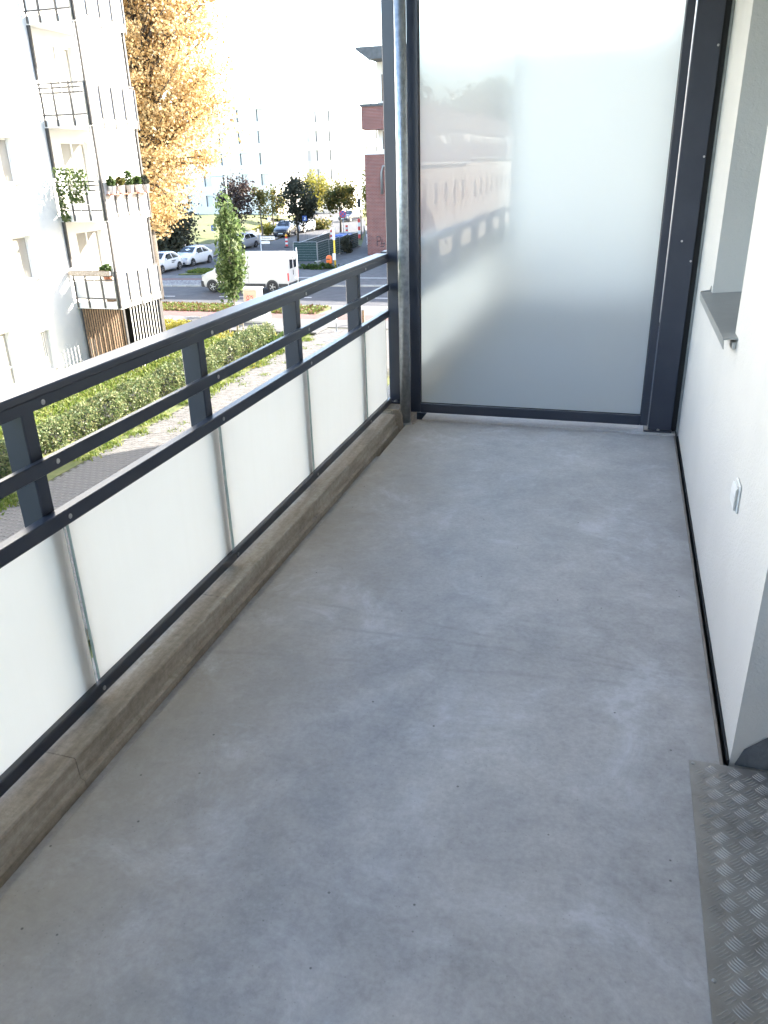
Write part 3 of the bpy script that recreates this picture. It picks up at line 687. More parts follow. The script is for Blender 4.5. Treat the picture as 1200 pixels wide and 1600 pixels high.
# grassy bank
bk = MB(); N = 14
xs_ = np.linspace(-80, -42, N); yv = np.linspace(78, 112, N)
def bankz(x, y):
    e = min(1, max(0, (y-78-(x+44)*-.35*0)/6)); e2 = min(1, max(0, (-42-(y-78)*.24-x)/4))
    return G+.02+1.1*(e*e*(3-2*e))*(e2*e2*(3-2*e2))
V = [(x-(y-78)*.22, y, bankz(x-(y-78)*.22, y)) for y in yv for x in xs_]
F = [(j*N+i, j*N+i+1, (j+1)*N+i+1, (j+1)*N+i) for j in range(N-1) for i in range(N-1)]
struct('grass_bank', MB().add(V, F), 'lawn_ground', True)
b2 = MB(); V = [(-44.5+u*8-v*18, 112+v*26, G+.03+.9*math.sin(math.pi*min(1, u*1.2)/2)*(1 if u > 0 else 0)) for v in np.linspace(0, 1, 8) for u in np.linspace(0, -1, 8)]
V = [(-45-u*14-v*8, 112+v*22, G+.02+.9*math.sin(u*math.pi/2)) for v in np.linspace(0, 1, 8) for u in np.linspace(0, 1, 8)]
F = [(j*8+i, j*8+i+1, (j+1)*8+i+1, (j+1)*8+i) for j in range(7) for i in range(7)]
struct('grass_bank', MB().add(V, F), 'lawn_ground', True)

# --- interlocking pavers
path = thing('paved_path', 'path of grey interlocking concrete pavers below the balcony', 'path', (-11, 20, G-.03))
path['kind'] = 'structure'; del path['category']
MB().box(-13.52, -8.0, 6, 35.9, G-.06, G-.012).build('joint_bed', 'joint_soil', path)
pw, ph, ch = .20, .165, .022
def bone(cx, cy, z0, z1):   # H-shaped paver, long side along x
    a, b = pw/2-.002, ph/2-.002
    o = [(-a, -b), (-a*.55, -b), (-a*.25, -b+ch), (a*.25, -b+ch), (a*.55, -b), (a, -b), (a, b), (a*.55, b), (a*.25, b-ch), (-a*.25, b-ch), (-a*.55, b), (-a, b)]
    return [(cx+x, cy+y) for x, y in o]
cells = []
for r_ in range(int(29.5/(ph-ch/2))):
    for c_ in range(int(5.2/pw)):
        x = -13.4+c_*pw+(pw/2 if r_ % 2 else 0); y = 6.3+r_*(ph-ch/2)
        if x > -8.2 or y > 35.8: continue
        cells.append((x, y))
def proj(p):
    d = Vector(p)-Vector((0, 0, 1.6)); z = d.dot(fw)
    return 600+1221.2*d.dot(r2)/z, 800+1221.2*d.dot(d2)/z
vis = []
for q in cells:
    px, py = proj((q[0], q[1], G))
    if 2 < px < 300 and (py < 890-px*.65 or True):
        # between the lower rail and the hedge, seen past the railing
        yl = 861-px*.60; 
        if 560 < py < yl: vis.append((q[1], q))
vis.sort(); near = [q for _, q in vis[:300]]; ns = set(near)
pm0 = MB().prism(bone(0, 0, 0, 0), 0, .02); tmp = pm0.build('paver', 'paver_concrete'); pmd = tmp.data; tz = tmp.location.copy(); bpy.data.objects.remove(tmp)
for q in near:
    o = bpy.data.objects.new('paver', pmd); COL.objects.link(o); o.parent = path
    o.location = (q[0]+11, q[1]-20, .01+random.uniform(-.002, .003)); o.rotation_euler = (random.uniform(-.012, .012), random.uniform(-.012, .012), random.uniform(-.01, .01))
rest = MB()
for q in cells:
    if q in ns: continue
    dz = random.uniform(-.002, .003); rest.prism(bone(q[0], q[1], 0, 0), G-.02+dz, G+dz)
rest.build('paver_field', 'paver_concrete', path, kind='stuff')
mh = thing('manhole_cover', 'round iron manhole cover set in the paving near the bollard', 'manhole cover', (-12.31, 33.04, G))
MB().lathe([(.36, G-.01), (.36, G+.012), (.33, G+.014)], 'z', (-12.31, 33.04, 0), 24).build('ring', 'kerb_stone', mh)
MB().lathe([(.325, G+.0145), (.325, G+.018), (.30, G+.020)], 'z', (-12.31, 33.04, 0), 24).build('lid', 'manhole_iron', mh)

# ================================================================== NEIGHBOUR BUILDING
FX = -17.75
nb = thing('apartment_building', 'white apartment building with stacked corner balconies on the left', 'building', (-22, 20, G-.1))
holes = []
Zs = [-4.26, -1.40, 1.38, 4.13, 6.88]      # window sills
ZH = [1.26, 1.3, 1.25, 1.3, 1.3]
win = []
for z, h in zip(Zs, ZH):
    for (a, b_) in ((20.66, 21.5), (17.2, 18.4), (13.6, 14.8), (10.0, 11.2), (6.4, 7.6)):
        win.append((a, b_, z, z+h))
for k in range(4):
    win.append((23.75, 25.2, -2.33+2.755*k, -2.33+2.755*k+2.15))
win.append((19.15, 19.8, -4.38, -2.72))
# facade made of strips that leave the window openings free
def facade_x(mb, x, th, y0, y1, z0, z1, wins):
    ysb = sorted({y0, y1, *[w_[0] for w_ in wins], *[w_[1] for w_ in wins]})
    for a, b_ in zip(ysb[:-1], ysb[1:]):
        m_ = (a+b_)/2; cols = sorted([(w_[2], w_[3]) for w_ in wins if w_[0] <= m_ <= w_[1]])
        z = z0
        for (p, q) in cols:
            if p > z: mb.box(x-th, x, a, b_, z, p)
            z = max(z, q)
        if z < z1: mb.box(x-th, x, a, b_, z, z1)
fa = MB(); facade_x(fa, FX, .3, 2, 28.3, G-.1, 12.6, win)
fa.box(FX-10, FX-.3, 28.0, 28.3, G-.1, 12.6); fa.box(FX-10, FX-.3, 2, 2.3, G-.1, 12.6); fa.box(FX-10.3, FX-10, 2, 28.3, G-.1, 12.6)
fa.build('wall', 'neighbour_plaster', nb)
MB().box(FX-10.4, FX+.25, 1.8, 28.5, 12.6, 12.85).build('roof', 'slate_grey', nb)
for (a, b_, z0, z1) in win:
    x = FX-.14; f = MB(); t_ = .06
    f.box(x-.05, x, a, a+t_, z0, z1); f.box(x-.05, x, b_-t_, b_, z0, z1); f.box(x-.05, x, a+t_, b_-t_, z0, z0+t_); f.box(x-.05, x, a+t_, b_-t_, z1-t_, z1)
    if b_-a > .9: f.box(x-.05, x-.002, (a+b_)/2-.035, (a+b_)/2+.035, z0+t_, z1-t_)
    if z1-z0 > 1.6: f.box(x-.05, x-.004, a+t_, b_-t_, z0+.55, z0+.60)
    fo = f.build('window', 'white_paint', nb)
    MB().box(x-.035, x-.03, a+t_, b_-t_, z0+t_, z1-t_).build('pane', 'curtained_glass', fo)
    cu_ = MB(); n_ = 10
    for i in range(n_):                        # curtain folds behind the glass
        ya = a+.08+(b_-a-.16)*i/n_; yb = a+.08+(b_-a-.16)*(i+1)/n_
        if i in (4, 5): continue
    s_ = MB().box(FX+.002, FX+.05, a-.04, b_+.04, z0-.03, z0-.002) if z1-z0 < 1.6 else None
    if s_: s_.build('sill', 'sheet_zinc', fo)
# blind slats in the ground-floor window
bl = MB()
for i in range(9): bl.box(FX-.10, FX-.085, 20.74+i*.085, 20.79+i*.085, -4.19, -3.06)
bl.build('blind', 'white_slat', nb)
# corner balconies
BX, BY0, BY1 = -16.0, 23.1, 25.6
def balcony(k, zb, style):
    z0 = zb; zt = zb+.22
    s_ = MB().box(FX+.002, BX, BY0, BY1, z0, zt).build('balcony', 'neighbour_plaster', nb)
    r_ = zt
    # side towards the viewer: posts, rails, panel
    m = MB()
    for x in (BX-.03, BX-.60, BX-1.20, FX+.1):
        m.box(x-.027, x+.027, BY0-.045, BY0-.005, z0+.03, r_+1.02)
    for z in (r_+.98, r_+.86, r_+.72, r_+.12): m.box(FX+.02, BX+.01, BY0-.038, BY0-.012, z-.022, z+.022)
    m.box(BX+.004, BX+.046, BY0-.045, BY0-.002, z0+.03, r_+1.02)
    for i in range(4):
        y = BY0+.55+i*.64 if i < 3 else BY1-.03
        m.box(BX+.046, BX+.075, y-.03, y+.03, z0-.05, r_+.92)
    m.box(BX+.006, BX+.04, BY0, BY1+.02, r_+.96, r_+1.0)
    m.build('rail', 'balcony_grey_metal', s_)
    MB().box(FX+.12, BX-.02, BY0-.011, BY0-.004, r_+.14, r_+.68).build('side_panel', 'white_slat' if style != 'opal' else 'opal_glass', s_)
    MB().box(BX+.003, BX+.005, BY0, BY1, r_+.001, r_+.93).box(BX+.006, BX+.03, BY0+.04, BY1+.02, r_+.02, r_+.90).build('front_panel', 'white_slat', s_)
    # storey posts
    hz = 2.755-.22
    p = MB(); p.box(BX-.10, BX-.02, BY0+.03, BY0+.11, zt, zt+hz); p.build('corner_post', 'balcony_grey_metal', s_)
    p = MB(); p.box(BX-.10, BX-.02, BY1-.10, BY1-.02, zt, zt+hz); p.build('corner_post', 'balcony_grey_metal', s_)
    p = MB(); p.box(FX+.003, FX+.10, BY0+.01, BY0+.07, zt+1.1, zt+hz); p.build('wall_post', 'balcony_grey_metal', s_)
    MB().tube([(BX-.06, BY0-.07, zt-.2), (BX-.06, BY0-.07, zt+hz)], .03, 8).build('rain_pipe', 'sheet_zinc', s_, True)
    return s_
for k in range(4): balcony(k, -2.58+2.755*k, 'opal' if k in (1, 2) else 'slat')
# slatted enclosure under the lowest balcony
sc_ = thing('slat_screen', 'slatted store enclosure with wooden and white slats under the lowest corner balcony', 'screen', (-16.9, 24.3, G-.03))
for i in range(17):
    x = FX+.18+i*.094
    MB().box(x, x+.045, BY0+.03, BY0+.06, -5.45, -2.60).build('wooden_slat', 'wood_slat', sc_)
for i in range(10):
    y = BY0+.55+i*.185
    MB().box(BX-.06, BX-.048, y, y+.06, -5.45, -2.60).build('white_slat', 'cabinet_grey', sc_)
for (x, y) in ((BX-.075, BY0+.06), (BX-.075, BY1-.10), (BX-.075, BY1-.20), (FX+.1, BY0+.06)): MB().box(x, x+.09, y, y+.09, -5.5, -2.585).build('post', 'balcony_grey_metal', sc_)
MB().box(FX+.12, FX+.16, BY0+.2, BY1-.1, -5.5, -2.62).build('shade_backing', 'print_black', sc_); MB().box(FX+.17, BX-.1, BY1-.14, BY1-.12, -5.5, -2.62).build('shade_backing', 'print_black', sc_); MB().box(FX+.17, BX-.1, BY0+.2, BY1-.16, -5.52, -5.48).build('shade_floor', 'print_black', sc_)  # black boards put in so the slat gaps read as deep shade

def leaf_blob(cx, cy, cz, rx, ry, rz, n): 
    p = rng.normal(size=(n, 3)); p /= np.linalg.norm(p, axis=1)[:, None]; p *= (rng.uniform(.2, 1, n)**.5)[:, None]
    return p*np.array([rx, ry, rz])+np.array([cx, cy, cz])
# plants on the balconies
tl = thing('trellis_plant', 'leafy climbing plant on a trellis at the side of the second-floor balcony', 'plant', (-17.0, 23.02, .5))
m = MB()
for x in (-17.55, -17.2, -16.85, -16.5): m.box(x-.01, x+.01, 23.00, 23.02, .42, 1.75)
for z in (.7, 1.1, 1.5, 1.74): m.box(-17.56, -16.49, 22.985, 22.999, z-.008, z+.008)
m.build('trellis', 'white_slat', tl)
P = np.concatenate([np.c_[rng.uniform(-17.6, -16.45, 900), rng.uniform(22.93, 23.05, 900), rng.uniform(1.0, 1.78, 900)], np.c_[rng.uniform(-17.6, -17.35, 420), rng.uniform(22.9, 23.05, 420), rng.uniform(.2, 1.2, 420)], np.c_[rng.uniform(-17.2, -16.7, 260), rng.uniform(22.93, 23.05, 260), rng.uniform(.75, 1.1, 260)]])
leaves_mesh('foliage', P[::2], .07, 'leaf_fresh', tl)
pots = [(23.35, 'leaf_green', 'bushy herb in the planter nearest the balcony corner'), (23.85, 'leaf_olive', 'low grey-green plant in the second rail planter'), (24.35, 'leaf_green', 'tall broad-leaved plant in the middle rail planter'), (24.85, 'leaf_green', 'small leafy plant in the fourth rail planter'), (25.3, 'leaf_dark', 'dark spiky plant in the rail planter farthest from the corner')]
for i, (y, lf, lab) in enumerate(pots):
    t_ = thing('potted_plant', lab, 'potted plant', (BX+.17, y, 1.15), group='planters on the second-floor balcony rail')
    z = 1.05-.06
    MB().lathe([(.09, z), (.13, z+.22), (.14, z+.23), (.12, z+.235)], 'z', (BX+.17, y, 0), 12).build('pot', 'white_plastic' if i % 2 else 'cabinet_grey', t_)
    MB().box(BX+.035, BX+.31, y-.17, y+.17, z-.03, z-.003).build('bracket', 'terracotta', t_)
    leaves_mesh('foliage', leaf_blob(BX+.17, y, z+.36+(.08 if i == 2 else 0), .15, .15, .16+(.1 if i == 2 else 0), 150), .07, lf, t_)
t_ = thing('potted_plant', 'bushy green potted plant on the first-floor balcony rail', 'potted plant', (-16.45, 23.5, -2.35))
MB().lathe([(.11, -1.75), (.15, -1.5), (.13, -1.49)], 'z', (-16.5, 23.35, 0), 12).build('pot', 'terracotta', t_)
MB().box(-16.62, -16.38, 23.25, 23.45, -2.36, -1.752).build('stand', 'wood_slat', t_)
leaves_mesh('foliage', leaf_blob(-16.5, 23.35, -1.35, .28, .25, .18, 260), .08, 'leaf_green', t_)
bt = thing('balcony_box', 'long brown planter box hung on the first-floor balcony side rail', 'planter', (-17, 22.95, -1.5))
MB().box(-17.7, -16.1, 22.88, 23.04, -1.48, -1.34, .01).build('box', 'curb_concrete', bt)
MB().box(-17.66, -16.14, 22.91, 23.01, -1.338, -1.33).build('soil_fill', 'soil', bt)

# ================================================================== HEDGES, LAWN, WEEDS
def hedge(name, label, x0, x1, y0, y1, h, n, leaf, mat='leaf_hedge', ends=True):
    t_ = thing(name, label, 'hedge', ((x0+x1)/2, (y0+y1)/2, G))
    core = MB(); core.box(x0+.26, x1-.26, y0+.26, y1-.26, G-.02, G+h-.24); core.build('shade_core', 'dark_recess', t_)  # solid dark box stands in for the shade inside the hedge
    st = MB()
    for i in range(int((y1-y0)*(x1-x0)*4)):
        x = rng.uniform(x0+.05, x1-.05); y = rng.uniform(y0+.05, y1-.05)
        st.tube([(x, y, G-.02), (x+rng.normal(0, .05), y+rng.normal(0, .05), G+h*.8)], [.012, .006], 4, cap=False)
    st.build('stem', 'bark', t_)
    A = [(x1-x0)*(y1-y0), (y1-y0)*h, (y1-y0)*h, (x1-x0)*h, (x1-x0)*h]; A = np.array(A)/sum(A)
    k = rng.choice(5, n, p=A); u = rng.uniform(0, 1, n); v = rng.uniform(0, 1, n)
    dep = np.abs(rng.normal(0, .10, n)); lump = .11
    P = np.zeros((n, 3))
    P[:, 0] = np.where(k == 0, x0+u*(x1-x0), np.where(k == 1, x0+dep, np.where(k == 2, x1-dep, x0+u*(x1-x0))))
    P[:, 1] = np.where(k <= 2, y0+v*(y1-y0), np.where(k == 3, y0+dep, y1-dep))
    zz = np.where(k <= 2, rng.uniform(.05, 1, n), v)**.85*h
    P[:, 2] = G+np.where(k == 0, h-dep, zz)
    b = lump*(np.sin(P[:, 1]*2.1+np.sin(P[:, 1]*.9)*2)+np.sin(P[:, 1]*5.3+P[:, 0]*4)*.7+np.sin(P[:, 0]*6+P[:, 2]*5))
    P[:, 0] += np.where(k == 2, b, np.where(k == 1, -b, 0)); P[:, 2] += np.where(k == 0, b, 0)*.8
    spr = rng.uniform(0, 1, n) < .12; P += rng.normal(0, .025, P.shape); P[:, 2] += np.where(spr & (k == 0), np.abs(rng.normal(0, .09, n)), 0); P[:, 0] += np.where(spr & (k == 2), np.abs(rng.normal(0, .07, n)), 0)
    leaves_mesh('foliage', P, leaf, mat, t_)
    return t_
hedge('hedge', 'long clipped hedge running beside the paved path', -15.25, -14.45, 9.5, 31.6, .86, 46000, .054)
hedge('hedge', 'low yellow-green hedge in front of the near pavement', -25.5, -18.9, 32.5, 33.5, .62, 7000, .07, 'leaf_yellow')
hedge('hedge', 'small green shrub row at the end of the long hedge', -14.6, -13.8, 30.4, 33.4, .35, 1500, .07, 'leaf_green')
def grass(name, label, pts_fn, n, hgt, mat='grass_blade'):
    P = pts_fn(n); P[:, 2] += hgt*.4
    o = leaves_mesh(name, P, hgt*.35, mat, None, 3.2, jitter=.55, kind='stuff', up=(0, 0, 1.0)); tag(o, label, 'grass'); return o
def rect(x0, x1, y0, y1, z=G): return lambda n: np.c_[rng.uniform(x0, x1, n), rng.uniform(y0, y1, n), np.full(n, z)]
def clumpy(x0, x1, y0, y1, z, k, s):
    def f(n):
        c = np.c_[rng.uniform(x0, x1, k), rng.uniform(y0, y1, k)]; i = rng.integers(0, k, n); p = c[i]+rng.normal(0, s, (n, 2))
        return np.c_[p, np.full(n, z)]
    return f
grass('garden_grass', 'bright green grass between the hedge and the white building', lambda n: (lambda x, y: np.c_[x, y, [gz(a, b_) for a, b_ in zip(x, y)]])(rng.uniform(-17.7, -14.9, n), rng.uniform(9, 31.5, n)), 24000, .13)
grass('garden_grass', 'yellowish grass behind the slender green tree', clumpy(-19, -14.2, 27, 34, G-.02, 60, .3), 5000, .14, 'leaf_yellow')
grass('path_weed', 'weeds growing along the edge of the paved path', clumpy(-14.5, -13.35, 8, 34, G-.01, 120, .16), 8000, .10)
grass('path_weed', 'moss and weed tufts in the joints of the paved path', clumpy(-13.5, -11.2, 19, 34, G-.01, 22, .12), 900, .06)
grass('verge_grass', 'green grass on the verge between bike path and road', rect(-30, -15.5, 39.3, 41.6), 9000, .12)
grass('bank_grass', 'grass tufts on the small corner island beside the parked cars', rect(-32, -29.8, 55, 57, RD+.09), 1200, .2)
lf_ = leaves_mesh('fallen_leaf', np.c_[-30+14.6*rng.uniform(0, 1, 3000)**1.7, 39.2+2.5*rng.uniform(0, 1, 3000)**1.2, G+rng.uniform(.02, .10, 3000)], .12, 'leaf_fallen', None, 1.3, flat=.8, kind='stuff')
keep = tag(lf_, 'brown fallen leaves strewn over the grass verge', 'leaves')

# ================================================================== TREES
def tree(label, base, trunk_h, crown_c, crown_r, nclump, nleaf, leaf, mat, bark='bark', tr=.12, seed=1, group=None, droop=0., spread=.34, name='street_tree', column=False, floor=None):
    rg2 = np.random.default_rng(seed)
    t_ = thing(name, label, 'tree', base, group=group, local=True)
    cc = np.array(crown_c)-np.array(base); cr = np.array(crown_r)
    m = MB(); top = np.array([cc[0]*.6, cc[1]*.6, cc[2]+cr[2]*.55])
    fk_ = np.array([cc[0]*.15, cc[1]*.15, trunk_h])
    m.tube([(0, 0, -.1), tuple(fk_*.5+np.array([.03, .02, 0])), tuple(fk_), tuple((fk_+top)/2), tuple(top)], [tr*1.25, tr, tr*.85, tr*.5, tr*.12], 8)
    C = []
    while len(C) < nclump:
        p = rg2.uniform(-1, 1, 3); d = np.linalg.norm(p)
        if d > 1 or d < .25: continue
        if column: p[:2] *= (1-.55*max(0, p[2])**1.5)
        C.append(cc+p*cr)
    C = np.array(C)
    for c in C:
        zb = min(max(trunk_h*.85, c[2]-cr[2]*.6), top[2]*.95); f_ = (zb-trunk_h)/max(.1, top[2]-trunk_h)
        s0 = fk_+(top-fk_)*max(0, f_)
        mid = (s0+c)/2+np.array([0, 0, .12*np.linalg.norm(c-s0)])
        m.tube([tuple(s0), tuple(mid), tuple(c)], [tr*.32, tr*.2, tr*.06], 5, cap=False)
    m.build('trunk', bark, t_, True)
    i = rg2.integers(0, nclump, nleaf); sz = rg2.uniform(.5, 1.25, nclump)
    off = rg2.normal(size=(nleaf, 3))*(cr*spread)*sz[i][:, None]
    P = C[i]+off; P[:, 2] -= droop*np.abs(off[:, 2])
    if floor: P = P[[floor(a, b_) for a, b_ in zip(P[:, 0]+base[0], P[:, 2]+base[2])]]
    leaves_mesh('crown', P, leaf, mat, t_, jitter=.4)
    return t_
tree('huge golden autumn tree rising behind the white apartment building', (-27.5, 43.5, G), 6.5, (-26.7, 43.5, 5.9), (5.0, 4.2, 7.8), 190, 66000, .12, 'leaf_gold', 'bark', .38, 3, droop=.7, spread=.13, name='autumn_tree', floor=lambda x, z: z > -2.3+max(0, (x+27.6))*.8)
tree('dark evergreen bush tree behind the parked white cars', (-40.7, 67, G), 1.2, (-40.6, 67, -3.0), (2.3, 2.3, 2.2), 40, 9000, .2, 'leaf_dark', 'bark', .2, 5, name='evergreen_tree')
tree('slender young green tree in front of the white van', (-17.2, 33.66, G), 1.4, (-17.25, 33.66, -1.72), (.66, .62, 2.1), 52, 3600, .12, 'leaf_fresh', 'bark_pale', .045, 8, column=True, spread=.19, name='young_tree')
tree('dark purple-leaved tree at the kerb behind the van', (-38.66, 77.8, G), 1.9, (-38.5, 77.8, -1.5), (1.8, 1.6, 2.2), 30, 3000, .19, 'leaf_purple', 'bark', .11, 11, 'street trees along the side street', spread=.22)
tree('thin pale street tree farthest left on the side street', (-43.5, 97.9, G), 2.0, (-43.3, 97.9, -2.4), (1.5, 1.4, 1.6), 20, 1200, .2, 'leaf_olive', 'bark', .10, 12, 'street trees along the side street', spread=.25)
tree('round dark green tree standing beside the navy car', (-33.5, 81.5, G), 2.0, (-33.3, 81.5, -1.7), (1.75, 1.6, 2.0), 34, 3800, .19, 'leaf_dark', 'bark', .11, 13, 'street trees along the side street', spread=.24)
tree('sunlit yellow-green tree rising behind the round dark tree', (-43.2, 110.5, G), 2.3, (-42.6, 110.5, -1.2), (2.0, 1.8, 2.2), 26, 2200, .22, 'leaf_yellow', 'bark', .12, 14, 'street trees along the side street', spread=.26)
tree('reddish olive tree standing over the no-stopping sign', (-32.9, 93.6, G), 2.3, (-32.9, 93.6, -1.7), (1.9, 1.7, 1.6), 30, 2800, .2, 'leaf_olive', 'bark', .11, 15, 'street trees along the side street', spread=.25)
tree('green tree close to the left edge of the brick house', (-28.2, 92, G), 1.2, (-28.0, 92, -2.0), (1.3, 1.3, 2.8), 30, 3000, .22, 'leaf_yellow', 'bark', .11, 16, 'street trees along the side street', spread=.26)
tree('sparse young tree behind the far street name sign', (-36.9, 80, G), 2.2, (-36.8, 80, -1.3), (.8, .8, 1.3), 12, 420, .18, 'leaf_olive', 'bark_pale', .10, 17, 'street trees along the side street', spread=.25)
tree('yellow shrub beside the navy car', (-40.2, 88.5, G), .3, (-40.2, 88.5, -4.9), (1.1, .8, .55), 14, 900, .18, 'leaf_yellow', 'bark', .04, 21, name='shrub')
tree('dark green shrub beside the white car on the side street', (-37.4, 98.5, G), .2, (-37.4, 98.5, -5.0), (1.5, 1.2, .55), 14, 1000, .2, 'leaf_olive', 'bark', .04, 22, name='shrub')
tree('green bush growing against the dark side of the construction fence', (-23.95, 69.5, G), .3, (-23.9, 69.5, -4.75), (.25, .9, .65), 12, 700, .14, 'leaf_dark', 'bark', .04, 23, name='shrub')
tree('low green plants at the foot of the orange litter bin', (-22.6, 58.4, G), .1, (-22.6, 58.4, -5.35), (1.2, .6, .25), 14, 700, .14, 'leaf_green', 'bark', .02, 24, name='shrub')
tree('dark green bush at the left corner of the brick house', (-22.9, 76, G), .3, (-22.9, 76, -4.95), (.5, .8, .5), 12, 600, .16, 'leaf_dark', 'bark', .04, 25, name='shrub')

# ================================================================== VEHICLES
def wheel(parent, x, y, r_, wd_, side):
    ty = MB().lathe([(r_*.62, -wd_/2), (r_*.93, -wd_/2), (r_, -wd_*.36), (r_, wd_*.36), (r_*.93, wd_/2), (r_*.62, wd_/2)], 'x', (x, y, r_), 20).build('wheel', 'tyre', parent)
    rm = MB(); xo = x+side*wd_*.46
    rm.lathe([(r_*.62, -.012), (r_*.62, .012), (r_*.55, .0), (r_*.2, .004), (r_*.12, .016)] if side > 0 else [(r_*.12, -.016), (r_*.2, -.004), (r_*.55, 0), (r_*.62, -.012), (r_*.62, .012)], 'x', (xo, y, r_), 18)
    rm.build('rim', 'rim_alloy', ty)
    sp = MB()
    for k in range(5):
        a = 2*math.pi*k/5; c, s_ = math.cos(a), math.sin(a)
        sp.add([(xo+side*.018, y+c*r_*.12-s_*r_*.06, r_+s_*r_*.12+c*r_*.06), (xo+side*.018, y+c*r_*.12+s_*r_*.06, r_+s_*r_*.12-c*r_*.06), (xo+side*.012, y+c*r_*.58+s_*r_*.07, r_+s_*r_*.58-c*r_*.07), (xo+side*.012, y+c*r_*.58-s_*r_*.07, r_+s_*r_*.58+c*r_*.07)], [(0, 1, 2, 3)])
    sp.build('spoke', 'screw_steel', ty)
def car(label, loc, rotz, paint, stations, wheels, r_=.31, glass=None, group=None, name='parked_car', lights=True):
    """forward = -y. stations: (y, zlow, zbelt, ztop, half width, roof half width)"""
    t_ = thing(name, label, 'car', loc, rotz, group, True)
    m = MB(); n = 14
    def ring(s_):
        y, zl, zb, zt, hw, hr = s_
        h = [(0, zl), (hw*.86, zl), (hw*.97, zl+.10), (hw, zl+(zb-zl)*.45), (hw*.965, zb), (hr, zt-.05), (hr*.78, zt), (0, zt+.015)]
        return [(x, y, z) for x, z in h]+[(-x, y, z) for x, z in h[-2:0:-1]]
    rings = [ring(s_) for s_ in stations]; k = len(rings[0])
    V = [p for q in rings for p in q]
    F = [(i*k+j, i*k+(j+1) % k, (i+1)*k+(j+1) % k, (i+1)*k+j) for i in range(len(rings)-1) for j in range(k)]
    F += [tuple(range(k)), tuple((len(rings)-1)*k+j for j in range(k))]
    bo = m.add(V, F).build('body', paint, t_); autosmooth(bo, 40)
    def at(y, f):           # point on the upper side between belt (0) and roof edge (1)
        for a, b_ in zip(stations[:-1], stations[1:]):
            if a[0] <= y <= b_[0]:
                u = (y-a[0])/(b_[0]-a[0]); s_ = [p+(q-p)*u for p, q in zip(a, b_)]; break
        x0, z0, x1, z1 = s_[4]*.965, s_[2], s_[5], s_[3]-.05
        return x0+(x1-x0)*f, z0+(z1-z0)*f
    for side in (1, -1):
        for poly in glass['side']:
            g = MB(); P = []
            for (y, f) in poly: x, z = at(y, f); P.append((side*(x+.006), y, z))
            g.poly(P).build('side_window', 'car_glass', t_)
    for nm, (ya, yb) in (('windscreen', glass['front']), ('rear_window', glass['rear'])):
        xa, za = at(ya, 1); xb, zb_ = at(yb, 1)
        sg = -1 if nm == 'windscreen' else 1
        def zt(y):
            for a, b_ in zip(stations[:-1], stations[1:]):
                if a[0] <= y <= b_[0]: u = (y-a[0])/(b_[0]-a[0]); return a[3]+(b_[3]-a[3])*u
        P = [(-xa*.9, ya+sg*.012, zt(ya)+.018), (xa*.9, ya+sg*.012, zt(ya)+.018), (xb*.88, yb+sg*.012, zt(yb)+.022), (-xb*.88, yb+sg*.012, zt(yb)+.022)]
        MB().poly(P).build(nm, 'car_glass', t_)
    y0 = stations[0][0]; hw = stations[1][4]
    for (wy, side) in [(wy, s_) for wy in wheels for s_ in (1, -1)]:
        wheel(t_, side*(max(s_[4] for s_ in stations)-.085), wy, r_, .2, side)
        ar = MB(); a_ = []
        W = side*(max(s_[4] for s_ in stations)+.003)
        pts = [(W, wy+math.cos(th)*(r_+.05), r_+math.sin(th)*(r_+.05)) for th in np.linspace(-.3, math.pi+.3, 14)]
        ar.poly(pts).build('wheel_arch', 'black_plastic', t_)
    if lights:
        for side in (1, -1):
            MB().box(side*(hw*.62), side*(hw*1.0), y0+.03, y0+.30, .60, .72, .02).build('headlight', 'screw_steel', t_)
            e = stations[-1]; MB().box(side*(e[4]*.72), side*(e[4]*1.0), e[0]-.12, e[0]+.015, e[2]-.22, e[2]-.02, .02).build('tail_light', 'signal_red', t_)
            MB().box(side*(hw+.02), side*(hw+.16), -.72, -.55, .93, 1.05, .02).build('mirror', paint, t_)
        MB().box(-hw*.5, hw*.5, y0-.012, y0+.05, .50, .62, .01).build('grille', 'black_plastic', t_)
        MB().box(-hw*.7, hw*.7, y0-.015, y0+.05, .25, .38, .01).build('air_intake', 'black_plastic', t_)
        MB().box(-.26, .26, y0-.026, y0-.018, .40, .50).build('number_plate', 'sign_white', t_)
    return t_
HATCH = [(-2.02, .30, .55, .62, .62, .50), (-1.97, .22, .60, .74, .78, .66), (-1.75, .19, .72, .83, .85, .74), (-1.3, .19, .84, .93, .87, .76), (-.98, .19, .90, 1.0, .875, .74), (-.55, .19, .92, 1.24, .875, .68), (-.15, .19, .93, 1.42, .875, .60), (.5, .19, .94, 1.46, .875, .60), (1.15, .19, .96, 1.43, .875, .59), (1.55, .2, .98, 1.28, .86, .58), (1.85, .22, 1.0, 1.06, .83, .60), (1.98, .28, .92, .98, .78, .60), (2.02, .34, .7, .76, .70, .55)]
HG = dict(side=[[(-.72, .12), (-.2, .9), (.42, .92), (.42, .08)], [(.50, .08), (.50, .92), (1.08, .88), (1.45, .25), (1.3, .1)]], front=(-.92, -.22), rear=(1.3, 1.82))
SUV = [(y*1.08, zl+.06, zb*1.18, zt*1.17, hw*1.05, hr*1.05) for (y, zl, zb, zt, hw, hr) in HATCH]
SG = dict(side=[[(y*1.08, f) for y, f in p] for p in HG['side']], front=(-.95, -.25), rear=(1.42, 1.95))
car('white hatchback with dark lettering on its door, nearest the apartment building', (-34.85, 56.4, RD+.006), R(-1), 'car_white', HATCH, (-1.28, 1.25), glass=HG, group='white cars parked at the side street mouth')
